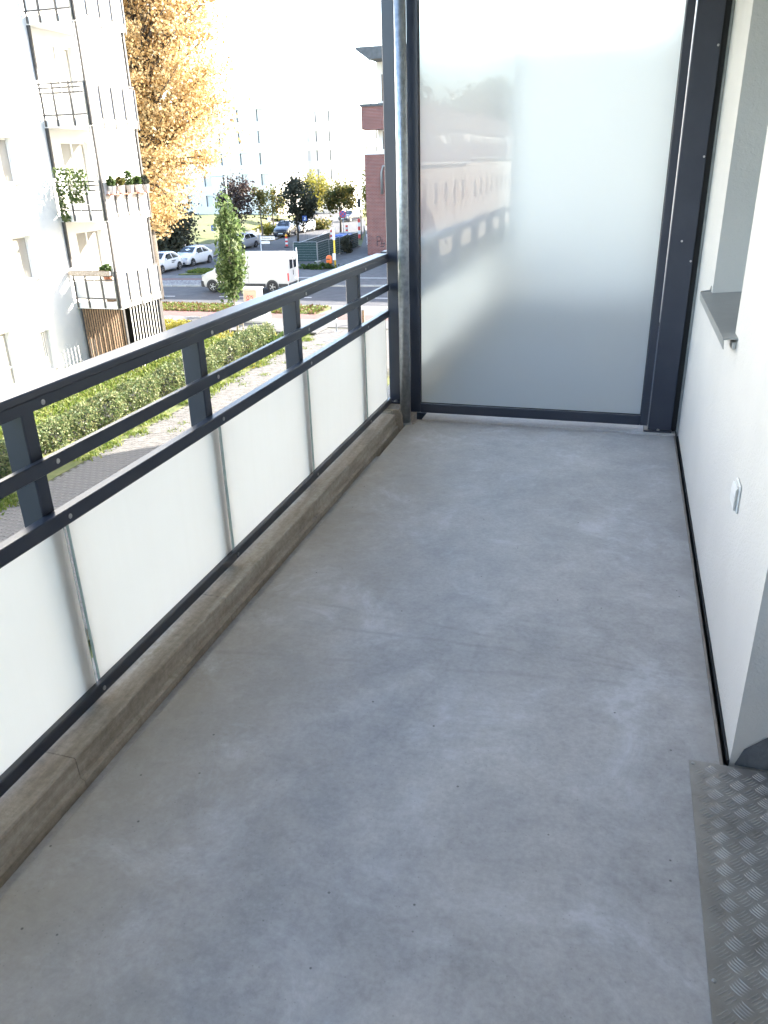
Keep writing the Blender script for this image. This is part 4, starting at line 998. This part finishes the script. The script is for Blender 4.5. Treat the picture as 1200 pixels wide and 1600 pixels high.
car('white hatchback with open black grille parked behind the lettered car', (-34.75, 61.2, RD+.006), R(-4), 'car_white', HATCH, (-1.28, 1.25), glass=HG, group='white cars parked at the side street mouth')
car('navy blue off-roader parked beside the round dark green tree', (-37.9, 88.6, RD+.006), R(8), 'car_navy', SUV, (-1.36, 1.33), .35, glass=SG)
car('white car parked behind the navy off-roader', (-38.2, 94.6, RD+.006), R(-4), 'car_white', SUV, (-1.36, 1.33), .34, glass=SG)
car('small dark car far up the side street', (-38.3, 113.5, RD+.006), R(-16), 'car_navy', HATCH, (-1.28, 1.25), glass=HG)
car('silver car half hidden behind the slender green tree and the van roof', (-36.6, 74.4, RD+.006), R(-8), 'car_silver', HATCH, (-1.28, 1.25), glass=HG)
# lettering on the door of the nearest hatchback
c1 = [o for o in bpy.data.objects if o.name == 'parked_car'][0]
for z, s_ in ((.80, .62), (.68, .40)): MB().box(.879, .882, .15, .15+s_, z-.03, z+.03).build('door_lettering', 'print_black', c1)

# --- delivery van, forward = -y, rotated to face -x
van = thing('delivery_van', 'white delivery van with black bumpers on the road', 'van', (-23.1, 47.75, RD), R(-90+3), None, True); van.scale = (1, .95, 1)
VS = [(-3.18, .42, .70, .82, .72, .62), (-3.12, .34, .85, 1.02, .90, .78), (-2.85, .32, 1.02, 1.18, .97, .84), (-2.35, .32, 1.12, 1.34, .99, .84), (-1.95, .32, 1.2, 1.72, 1.0, .84), (-1.5, .32, 1.25, 2.16, 1.0, .84), (-1.25, .32, 1.25, 2.31, 1.0, .86), (-.9, .32, 1.25, 2.36, 1.0, .89), (1.2, .32, 1.25, 2.37, 1.0, .89), (2.9, .32, 1.25, 2.36, 1.0, .89), (3.1, .36, 1.25, 2.30, .97, .86)]
def vring(s_):
    y, zl, zb, zt, hw, hr = s_
    h = [(0, zl), (hw*.9, zl), (hw*.985, zl+.10), (hw, zl+(zb-zl)*.4), (hw*.99, zb), (hw*.985 if zt < 1.4 else hw*.965, zb+(zt-zb)*.4), (hr*1.035, zt-.14), (hr*.97, zt-.04), (hr*.8, zt), (0, zt+.02)]
    return [(x, y, z) for x, z in h]+[(-x, y, z) for x, z in h[-2:0:-1]]
rings = [vring(s_) for s_ in VS]; k = len(rings[0]); V = [p for q in rings for p in q]
F = [(i*k+j, i*k+(j+1) % k, (i+1)*k+(j+1) % k, (i+1)*k+j) for i in range(len(rings)-1) for j in range(k)]+[tuple(range(k)), tuple((len(rings)-1)*k+j for j in range(k))]
o = MB().add(V, F).build('body', 'van_white', van); autosmooth(o, 32)
for side in (1, -1):
    MB().box(side*.985, side*1.012, -1.70, 1.48, .36, .56, .01).build('sill_trim', 'black_plastic', van)
    MB().box(side*.985, side*1.012, 2.40, 3.05, .36, .56, .01).build('sill_trim', 'black_plastic', van)
    for z in (.80, 1.22, 1.86): MB().box(side*.95, side*(1.006 if z < 1.3 else .985), -.7, 2.95, z-.012, z+.012, .003).build('side_rib', 'van_white', van)
    MB().box(side*.99, side*1.004, .30, .312, .6, 2.0).build('door_seam', 'dark_recess', van)
    MB().poly([(side*1.0, -1.85, 1.24), (side*.97, -1.52, 1.86), (side*.965, -.95, 1.90), (side*1.0, -.95, 1.24)]).build('cab_window', 'car_glass', van)
    MB().box(side*1.02, side*1.2, -1.95, -1.8, 1.2, 1.48, .03).build('mirror', 'black_plastic', van)
    MB().box(side*.86, side*.985, 3.04, 3.115, .72, 1.20, .02).build('tail_light', 'signal_red', van)
    MB().box(side*.55, side*.86, -3.16, -2.98, .90, 1.06, .03).build('headlight', 'screw_steel', van)
    for wy in (-2.35, 1.95):
        wheel(van, side*.90, wy, .36, .22, side)
        MB().poly([(side*1.004, wy+math.cos(th)*.44, .36+math.sin(th)*.44) for th in np.linspace(-.2, math.pi+.2, 16)]).build('wheel_arch', 'black_plastic', van)
MB().poly([(-.80, -2.30, 1.39), (.80, -2.30, 1.39), (.78, -1.47, 2.21), (-.78, -1.47, 2.21)]).build('windscreen', 'car_glass', van)
MB().box(-.93, .93, -3.24, -2.95, .33, .72, .05).build('front_bumper', 'black_plastic', van)
MB().box(-.95, .95, 3.02, 3.22, .34, .58, .03).build('rear_bumper', 'black_plastic', van)
for side in (1, -1):
    d_ = MB().box(side*.012, side*.80, 3.085, 3.118, .62, 2.18, .015).build('rear_door', 'van_white', van)
    MB().box(side*.10, side*.62, 3.119, 3.124, 1.42, 1.98).build('rear_window', 'car_glass', d_)
MB().box(-.70, -.18, 3.12, 3.13, .72, .84).build('number_plate', 'sign_white', van)
MB().box(.02, .1, 3.12, 3.14, 1.0, 1.3, .006).build('door_handle', 'black_plastic', van)

# ================================================================== STREET FURNITURE
# two service cabinets
cbn = thing('service_cabinet', 'beige service cabinet with red graffiti number on the pavement', 'cabinet', (-18.2, 37.3, G))
MB().box(-18.42, -17.52, 37.05, 37.45, G, -3.93, .01).build('body', 'cabinet_grey', cbn)
MB().box(-18.38, -17.70, 37.03, 37.048, G+.12, -4.0, .004).build('door', 'cabinet_beige', cbn)
MB().box(-18.46, -17.48, 37.0, 37.5, -3.929, -3.86, .015).build('lid', 'white_paint', cbn)
def stroke(mb, pts, w_, y):
    for (a, b_) in zip(pts[:-1], pts[1:]):
        a = Vector((a[0], a[1])); b_ = Vector((b_[0], b_[1])); d = (b_-a).normalized(); n_ = Vector((-d.y, d.x))*w_/2; a = a-d*w_*.3; b_ = b_+d*w_*.3
        mb.add([(a.x+n_.x, y, a.y+n_.y), (a.x-n_.x, y, a.y-n_.y), (b_.x-n_.x, y, b_.y-n_.y), (b_.x+n_.x, y, b_.y+n_.y)], [(0, 1, 2, 3)]); y -= .0002
gr = MB(); cx0, cz0 = -18.16, -4.47
cir = lambda x, z, rx, rz, a0, a1, n: [(x+rx*math.cos(t), z+rz*math.sin(t)) for t in np.linspace(a0, a1, n)]
stroke(gr, cir(cx0, cz0+.10, .065, .085, -math.pi*.5, math.pi*1.5, 12), .035, 37.0275)
stroke(gr, cir(cx0-.01, cz0-.10, .085, .11, math.pi*.5, math.pi*2.5, 12), .035, 37.0255)
stroke(gr, cir(cx0+.21, cz0+.09, .07, .085, math.pi*.8, -math.pi*.45, 9)+cir(cx0+.20, cz0-.10, .09, .10, math.pi*.45, -math.pi*.75, 9), .035, 37.0235)
gr.build('graffiti', 'graffiti_red', cbn)
sq = MB(); stroke(sq, [(-18.2+i*.045, -4.27+(.035 if i % 2 else -.005)+.012*math.sin(i*2.3)) for i in range(9)], .014, 37.0275); sq.build('scribble', 'print_black', cbn)
c2 = thing('service_cabinet', 'low wide light grey service cabinet in front of the beige one', 'cabinet', (-17.8, 36.7, G))
MB().box(-18.68, -16.90, 36.45, 36.9, G, -4.62, .012).build('body', 'cabinet_grey', c2)
MB().box(-18.72, -16.86, 36.41, 36.94, -4.619, -4.56, .015).build('lid', 'white_paint', c2)
for a in (-18.64, -17.76): MB().box(a, a+.84, 36.43, 36.448, G+.1, -4.66, .004).build('door', 'white_paint', c2)
# stake for the young tree
stk = thing('tree_stake', 'wooden support frame around the slender young tree', 'tree stake', (-17.2, 33.6, G))
for dx in (-.35, .35): MB().tube([(-17.2+dx, 33.6, G-.05), (-17.2+dx, 33.6, G+.55)], .03, 8).build('stake', 'bark_pale', stk)
MB().box(-17.58, -16.82, 33.575, 33.60, G+.44, G+.50).build('crossbar', 'bark_pale', stk)
# bollard and post
b_ = thing('bollard', 'grey steel post standing on the pavement by the manhole cover', 'bollard', (-12.72, 34.98, G))
MB().tube([(-12.72, 34.98, G-.02), (-12.72, 34.98, G+.80)], .038, 10).build('post', 'galvanised', b_, True)
MB().lathe([(.12, G+.0), (.12, G+.015), (.05, G+.02)], 'z', (-12.72, 34.98, 0), 12).build('base', 'galvanised', b_)
b_ = thing('bollard', 'short dark wooden bollard beside the red bike path', 'bollard', (-12.1, 37.2, G))
MB().box(-12.16, -12.04, 37.14, 37.26, G-.02, G+.62, .01).build('post', 'wood_slat', b_)
MB().box(-12.15, -12.05, 37.15, 37.25, G+.6205, G+.65, .01).build('cap', 'slate_grey', b_)
# street name signs
def name_sign(label, x, y, zt, plates, base=G):
    t_ = thing('street_name_sign', label, 'street sign', (x, y, base))
    MB().tube([(x, y, base-.05), (x, y, zt+.08)], .035, 10).build('pole', 'galvanised', t_, True)
    for (xa, xb, za, zb, ang, txt, sz) in plates:
        ca, sa = math.cos(ang), math.sin(ang)
        m = MB(); P = [(x+(u-x)*ca, y-.045+(u-x)*sa) for u in (xa, xb)]
        th = (-sa*.01, ca*.01)
        m.prism([(P[0][0]-th[0], P[0][1]-th[1]), (P[1][0]-th[0], P[1][1]-th[1]), (P[1][0]+th[0], P[1][1]+th[1]), (P[0][0]+th[0], P[0][1]+th[1])], za, zb)
        pl = m.build('name_plate', 'sign_white', t_)
        b_ = MB(); o_ = -.012
        for (z0, z1) in ((za+.004, za+.018), (zb-.018, zb-.004)):
            b_.add([(P[0][0]+sa*-o_*-1, P[0][1]+o_, z0), (P[1][0], P[1][1]+o_, z0), (P[1][0], P[1][1]+o_, z1), (P[0][0], P[0][1]+o_, z1)], [(0, 1, 2, 3)])
        b_.build('border', 'print_black', pl)
        if txt:
            tx = text_mesh('lettering', txt, sz, 'print_black', pl, ((P[0][0]+P[1][0])/2, (P[0][1]+P[1][1])/2-.016, (za+zb)/2))
    return t_
name_sign('street name sign with two plates beside the van rear', -17.13, 41.3, -2.42, [(-18.22, -17.18, -2.95, -2.745, 0, 'Rodammer Straße', .125), (-17.72, -17.18, -2.715, -2.51, 0, 'Lammatstr.', .10)])
name_sign('street name sign standing behind the van roof', -25.95, 55.9, -2.86, [(-25.9, -24.78, -3.20, -2.93, 0, 'Rodammer Str.', .15), (-25.88, -25.2, -3.47, -3.27, 0, '', .1)])
# bus stop post with litter bin
bp_ = thing('stop_post', 'yellow and white post beside the orange litter bin', 'post', (-21.38, 59.2, G))
MB().tube([(-21.38, 59.2, G-.05), (-21.38, 59.2, -3.5)], .07, 12).build('lower_pole', 'yellow_paint', bp_, True)
MB().box(-21.48, -21.30, 59.1, 59.3, -3.499, -2.58, .03).build('head', 'sign_white', bp_)
MB().box(-21.52, -21.26, 59.06, 59.10, -4.95, -4.45, .01).build('timetable', 'sign_white', bp_)
lb = thing('litter_bin', 'bright orange rounded litter bin on the far pavement', 'litter bin', (-21.82, 59.1, G))
MB().lathe([(.10, G+.12), (.20, G+.16), (.235, G+.45), (.235, G+.72), (.18, G+.86), (.06, G+.92)], 'z', (-21.82, 59.1, 0), 16).build('bin', 'orange_plastic', lb, True)
MB().box(-21.95, -21.69, 58.85, 58.875, G+.60, G+.68).build('slot', 'black_plastic', lb)
MB().tube([(-21.82, 59.1, G-.05), (-21.82, 59.1, G+.13)], .04, 8).build('foot', 'galvanised', lb)
# construction fence with screen
fn = thing('construction_fence', 'green screened construction fence round the corner site', 'fence', (-24.5, 66, RD))
def fpanel(a, b_, z0, z1, mat):
    a = Vector(a); b_ = Vector(b_); d = (b_-a); L = d.length; d.normalize(); n_ = Vector((-d.y, d.x))*.015
    MB().prism([(a.x-n_.x, a.y-n_.y), (b_.x-n_.x, b_.y-n_.y), (b_.x+n_.x, b_.y+n_.y), (a.x+n_.x, a.y+n_.y)], z0+.08, z1-.06).build('screen_panel', mat, fn)
    for i in range(7):
        z = z0+.22+i*(z1-z0-.4)/6
        MB().tube([(a.x-n_.x*2.2, a.y-n_.y*2.2, z), (b_.x-n_.x*2.2, b_.y-n_.y*2.2, z)], .005, 5).build('wire', 'galvanised', fn)
    MB().tube([(a.x, a.y, z1), (b_.x, b_.y, z1)], .02, 6).build('top_tube', 'galvanised', fn)
    for p in (a, b_): MB().tube([(p.x, p.y, z0), (p.x, p.y, z1)], .022, 6).build('upright', 'galvanised', fn)
    for p in (a, b_): MB().box(p.x-.12, p.x+.12, p.y-.3, p.y+.3, z0-.01, z0+.13, .02).build('concrete_foot', 'kerb_stone', fn)
ZF = -3.92
fpanel((-26.1, 62.5), (-24.12, 62.55), G, ZF, 'green_screen')
for i in range(4):
    u0, u1 = i/4, (i+1)/4; A = Vector((-24.1, 62.6)); B = Vector((-24.7, 75.2))
    fpanel(tuple(A.lerp(B, u0)+Vector((0, .05))), tuple(A.lerp(B, u1)), G, ZF-.24*u1, 'green_screen')
fpanel((-24.75, 75.25), (-26.6, 75.3), G, -4.2, 'green_screen')
fpanel((-26.2, 62.6), (-27.6, 75.2), G, -4.15, 'green_screen')
tb = thing('site_container', 'blue covered material stack inside the fenced site', 'container', (-25.6, 73, G))
MB().box(-26.3, -25.0, 72.4, 74.4, G, -4.35, .05).build('stack', 'blue_tarp', tb)
MB().box(-26.32, -24.98, 72.3, 74.5, -4.349, -4.22, .03).build('cover', 'blue_tarp', tb)
# warning beacons
def beacon(label, x, y, lamp=True, h=1.0, base=RD):
    t_ = thing('warning_beacon', label, 'beacon', (x, y, base), group='construction warning beacons', local=True)
    MB().box(-.25, .25, -.15, .15, 0, .1, .02).build('foot', 'black_plastic', t_)
    for i in range(5):
        MB().box(-.125, .125, -.03, .03, .12+i*h*.18, .12+(i+1)*h*.18-.001).build('band', 'signal_red' if i % 2 == 0 else 'sign_white', t_)
    if lamp: MB().lathe([(.05, .12+h*.9), (.12, .15+h*.9), (.13, .25+h*.9), (.08, .36+h*.9), (.02, .38+h*.9)], 'z', (0, 0, 0), 12).build('lamp', 'amber_lens', t_)
beacon('red and white warning beacon with amber lamp behind the van roof', -32.3, 75.6)
beacon('leftmost beacon with red top above the fence corner', -29.2, 76.0, False, .9)
beacon('beacon with round amber lamp above the dark fence side', -28.9, 78.6, True, .7)
beacon('red and white beacon without lamp beside the amber lamp', -29.3, 80.5, False, 1.25)
beacon('red and white beacon standing under the reddish olive tree', -30.2, 88.0, False, 1.2)
beacon('tall red and white beacon at the signpost by the brick house', -27.6, 84.5, False, 2.2)
br = thing('road_barrier', 'red and white barrier board at the foot of the brick house', 'barrier', (-24.0, 77.2, G))
for i in range(5): MB().box(-24.5+i*.22, -24.5+(i+1)*.22-.001, 77.18, 77.22, G+.75, G+1.0).build('board', 'sign_white' if i % 2 == 0 else 'signal_red', br)
for x in (-24.45, -23.5): MB().box(x-.03, x+.03, 77.225, 77.28, G, G+1.0).build('leg', 'sign_white', br)
MB().box(-24.5, -23.4, 77.185, 77.215, G+.2, G+.32).build('lower_board', 'sign_white', br)
# round no-stopping sign and blue sign
def disc_sign(name, label, cat, x, y, z, r_, base, kind):
    t_ = thing(name, label, cat, (x, y, base))
    MB().tube([(x, y, base-.05), (x, y, z+r_)], .03, 8).build('pole', 'galvanised', t_, True)
    if kind == 'stop':
        MB().lathe([(r_, y-.06), (r_, y-.045)], 'y', (x, 0, z), 24).build('disc', 'signal_red', t_)
        MB().lathe([(r_*.82, y-.065), (r_*.82, y-.0605)], 'y', (x, 0, z), 24).build('face', 'sign_blue', t_)
        m = MB()
        for a in (R(45), R(-45)):
            d = Vector((math.cos(a), math.sin(a)))*r_*.8; n_ = Vector((-d.y, d.x)).normalized()*r_*.1; yy = y-.067-(.001 if a > 0 else 0)
            m.add([(x-d.x+n_.x, yy, z-d.y+n_.y), (x-d.x-n_.x, yy, z-d.y-n_.y), (x+d.x-n_.x, yy, z+d.y-n_.y), (x+d.x+n_.x, yy, z+d.y+n_.y)], [(0, 1, 2, 3)])
        m.build('cross', 'signal_red', t_)
    else:
        MB().box(x-r_, x+r_, y-.06, y-.045, z-r_, z+r_, .01).build('panel', 'sign_blue', t_)
        MB().box(x-r_*.35, x+r_*.35, y-.066, y-.0605, z-r_*.6, z+r_*.55).build('symbol', 'sign_white', t_)
    return t_
disc_sign('no_stopping_sign', 'round red and blue no-stopping sign above the fence', 'traffic sign', -27.8, 80, -2.78, .36, RD, 'stop')
disc_sign('parking_sign', 'blue square sign on a thin pole beside the dark round tree', 'traffic sign', -32.2, 80.6, -3.2, .25, RD, 'park')
disc_sign('information_sign', 'blue sign with white symbol on the lawn left of the slender tree', 'traffic sign', -43.8, 82.5, -4.25, .30, G, 'park')
# street lamp
sl_ = thing('street_lamp', 'tall grey street lamp with long arm in front of the white blocks', 'street lamp', (-38.0, 75, G))
MB().tube([(-38.0, 75, G), (-38.0, 75, .9), (-38.1, 75, 1.0)], [.08, .05, .045], 8).build('pole', 'galvanised', sl_, True)
MB().tube([(-38.1, 75, 1.0), (-39.5, 75, 1.04)], .03, 6).build('arm', 'galvanised', sl_, True)
MB().box(-40.0, -39.4, 74.9, 75.1, .98, 1.08, .02).build('lamp_head', 'galvanised', sl_)
# tall signal post by the brick house
sp_ = thing('signal_post', 'thin dark signal post at the left edge of the brick house', 'post', (-27.2, 84.0, RD))
MB().tube([(-27.2, 84.0, RD), (-27.2, 84.0, .8)], .05, 8).build('pole', 'slate_grey', sp_, True)
MB().box(-27.5, -27.26, 83.88, 84.12, -2.4, -1.5, .03).build('signal_head', 'black_plastic', sp_)
# person walking on the far pavement
def person():
    J = [((0, 0, .92), (.13, .10)), ((0, 0, 1.15), (.13, .09)), ((0, 0, 1.38), (.15, .09)), ((0, 0, 1.50), (.05, .05)), ((0, -.02, 1.60), (.085, .10)), ((0, -.01, 1.70), (.07, .08)),
         ((.10, 0, .86), (.09, .09)), ((.11, -.12, .48), (.06, .06)), ((.11, -.08, .08), (.04, .04)), ((.11, -.22, .03), (.04, .03)),
         ((-.10, 0, .86), (.09, .09)), ((-.11, .06, .48), (.06, .06)), ((-.11, .26, .12), (.04, .04)), ((-.11, .16, .04), (.04, .03)),
         ((.20, 0, 1.40), (.05, .05)), ((.25, .08, 1.12), (.04, .04)), ((.24, -.06, .90), (.03, .03)), ((.24, -.10, .82), (.03, .02)),
         ((-.20, 0, 1.40), (.05, .05)), ((-.25, -.08, 1.12), (.04, .04)), ((-.24, -.26, .95), (.03, .03)), ((-.24, -.32, .88), (.03, .02))]
    E = [(0, 1), (1, 2), (2, 3), (3, 4), (4, 5), (0, 6), (6, 7), (7, 8), (8, 9), (0, 10), (10, 11), (11, 12), (12, 13), (2, 14), (14, 15), (15, 16), (16, 17), (2, 18), (18, 19), (19, 20), (20, 21)]
    me = bpy.data.meshes.new('person'); me.from_pydata([j[0] for j in J], E, [])
    o = bpy.data.objects.new('person', me); COL.objects.link(o)
    md = o.modifiers.new('s', 'SKIN'); sv = me.skin_vertices[0].data
    for q, j in zip(sv, J): q.radius = j[1]
    sv[0].use_root = True
    o.modifiers.new('u', 'SUBSURF').levels = 1
    bpy.context.view_layer.update()
    nm = bpy.data.meshes.new_from_object(o.evaluated_get(bpy.context.evaluated_depsgraph_get()))
    o.modifiers.clear(); o.data = nm
    nm.materials.clear()
    for k in ('skin', 'shirt_white', 'trousers_black'): nm.materials.append(MT[k])
    for p in nm.polygons:
        c = p.center; p.material_index = 0
        if c.z < .98 and abs(c.x) < .2: p.material_index = 2
        elif c.z < 1.47 and (abs(c.x) < .22 or c.z > 1.12): p.material_index = 1
    nm.shade_smooth()
    o.location = (-43.6, 97.0, G); o.rotation_euler.z = R(-20)
    return tag(o, 'person in white top and black trousers walking on the far pavement', 'person')
person()

# ================================================================== BRICK HOUSE
bh = thing('brick_house', 'red brick corner house with brick balcony and grey roof overhang', 'building', (-15, 72, G))
BXL = -21.5
m = MB(); m.box(BXL, 30, 68, 104, G-.1, 2.45); m.build('wall', 'red_brick', bh)
MB().box(BXL-.06, 30, 67.9, 104, 2.452, 2.68).build('cornice', 'white_paint', bh)
MB().box(BXL+.9, 30, 69.0, 104, 2.682, 9.2).build('upper_wall', 'far_plaster', bh)
m = MB(); m.box(BXL-.05, 30, 67.6, 68.98, 4.30, 5.98); m.build('balcony_parapet', 'red_brick', bh)
MB().box(BXL-.15, 30, 67.5, 69.0, 5.982, 6.16).build('parapet_cap', 'slate_grey', bh)
m = MB(); m.extr_y([(BXL-.1, 9.9), (BXL-.1, 10.05), (30, 10.05), (30, 9.2), (BXL+.9, 9.2)], 66.8, 104); m.build('roof', 'slate_grey', bh)
MB().box(BXL+.62, BXL+.72, 67.9, 68.0, 6.162, 9.4).build('column', 'white_paint', bh)
for (z0, z1) in ((2.75, 4.28), (6.3, 8.4)):
    for i in range(3):
        a = BXL+1.25+i*2.2
        f = MB(); f.box(a, a+1.5, 68.95, 68.998, z0, z1); f_ = f.build('window', 'white_paint', bh)
        MB().box(a+.09, a+.70, 68.935, 68.945, z0+.09, z1-.09).box(a+.80, a+1.41, 68.935, 68.945, z0+.09, z1-.09).build('pane', 'window_glass', f_)
MB().tube([(BXL+1.45, 67.9, -.6), (BXL+1.45, 67.9, 1.1), (BXL+1.6, 67.9, 1.55), (BXL+2.1, 67.9, 1.6)], .10, 8).build('vent_pipe', 'sheet_zinc', bh, True)
gf = MB()
for st in ([(-20.62, -3.95), (-20.62, -4.75)], [(-20.62, -3.98), (-20.35, -4.0), (-20.25, -4.2), (-20.4, -4.35), (-20.6, -4.35)], [(-20.15, -4.2), (-20.25, -4.6), (-19.95, -4.5), (-20.05, -4.8), (-20.3, -4.78)]): stroke(gf, st, .06, 67.99)
gf.build('graffiti', 'dark_recess', bh)

# ================================================================== FAR WHITE BLOCKS
def block(label, x0, x1, y, z1, cols, rows, zrow, depth=14, step=None):
    t_ = thing('apartment_block', label, 'building', ((x0+x1)/2, y+depth/2, G), group='white blocks beyond the side street')
    wins = []
    for i in range(cols):
        a = x0+(i+.5)*(x1-x0)/cols-.6
        for j in range(rows): wins.append((a, a+1.2, zrow+j*2.9, zrow+j*2.9+1.6))
    xb = sorted({x0, x1, *[q[0] for q in wins], *[q[1] for q in wins]}); m = MB()
    for a, b_ in zip(xb[:-1], xb[1:]):
        c = sorted([(q[2], q[3]) for q in wins if q[0] <= (a+b_)/2 <= q[1]]); z = G-.1
        for p, q in c:
            m.box(a, b_, y, y+.4, z, p); z = q
        m.box(a, b_, y, y+.4, z, z1)
    m.box(x0, x0+.4, y+.4, y+depth, G-.1, z1); m.box(x1-.4, x1, y+.4, y+depth, G-.1, z1); m.box(x0+.4, x1-.4, y+depth-.4, y+depth, G-.1, z1); m.box(x0+.4, x1-.4, y+.4, y+depth-.4, z1-.3, z1-.01)
    m.build('wall', 'far_plaster', t_)
    for (a, b_, p, q) in wins:
        f = MB().box(a, b_, y+.22, y+.30, p, q).build('window', 'white_paint', t_)
        MB().box(a+.05, a+.55, y+.195, y+.215, p+.06, q-.06).box(a+.65, b_-.05, y+.195, y+.215, p+.06, q-.06).build('pane', 'far_glass', f)
        MB().box(a, a+.09, y+.02, y+.19, p, q).build('reveal_shade', 'slate_grey', f)  # dark strip put in as the shadow of the window reveal
    return t_
block('tall white apartment block left of the side street', -74, -51.6, 118, 10.2, 7, 5, -3.6)
block('long lower white apartment block closing the view up the side street', -66, -41, 152, 9.4, 9, 4, -2.6)
block('white apartment block set back between the two others', -54, -47, 135, 11.2, 3, 5, -3.2)

# ================================================================== HOUSES BEHIND THE VIEWER (seen mirrored in the screen)
def row_house(label, y0, y1, x, eave, ridge, wallm):
    t_ = thing('row_house', label, 'house', (x-4, (y0+y1)/2, G), group='row houses behind the viewer')
    MB().box(x-8, x, y0, y1, G-.1, eave).build('wall', wallm, t_)
    r_ = MB().extr_y([(x+.4, eave-.05), (x+.4, eave+.1), (x-4, ridge), (x-8.4, eave+.1), (x-8.4, eave-.05)], y0-.2, y1+.2).build('roof', 'red_roof', t_)
    MB().box(x+.05, x+.42, y0-.2, y1+.2, eave-.22, eave-.06).build('cornice', 'white_paint', t_)
    n_ = max(2, int((y1-y0)/3.2))
    for i in range(n_):
        yc = y0+(i+.5)*(y1-y0)/n_
        for z in (-4.4, -1.3):
            f = MB().box(x+.002, x+.05, yc-.55, yc+.55, z, z+1.7).build('window', 'white_paint', t_)
            MB().box(x+.051, x+.06, yc-.46, yc+.46, z+.09, z+1.61).build('pane', 'curtained_glass', f)
    for i in range(max(1, n_//2)):
        yc = y0+(i+.5)*(y1-y0)/max(1, n_//2)
        d = MB().box(x-2.6, x-.7, yc-1.0, yc+1.0, eave+.3, eave+2.0).build('dormer', 'white_paint', t_)
        MB().box(x-.698, x-.68, yc-.7, yc+.7, eave+.65, eave+1.8).build('pane', 'curtained_glass', d)
        MB().box(x-2.8, x-.5, yc-1.15, yc+1.15, eave+2.002, eave+2.12).build('dormer_roof', 'red_roof', d)
    return t_
row_house('cream row house with red roof behind the viewer', -63.5, -46, -14, 1.8, 6.3, 'cream_plaster')
row_house('white row house with dormers behind the viewer', -92, -66, -14, 2.2, 6.6, 'far_plaster')
row_house('white row house farthest behind the viewer', -118, -94, -14.5, 2.6, 7.0, 'far_plaster')
for i, (x, y, h) in enumerate(((-26, -70, 6.5), (-25, -95, 5.0), (-22, -125, 9.0))):
    tree(['tall tree behind the cream row house', 'tall tree behind the white row house', 'tall tree beyond the farthest row house'][i], (x, y, G), 6, (x, y, h-1.5), (6, 8, 5), 50, 4500, .6, 'leaf_olive', 'bark', .4, 40+i, name='background_tree', spread=.2)
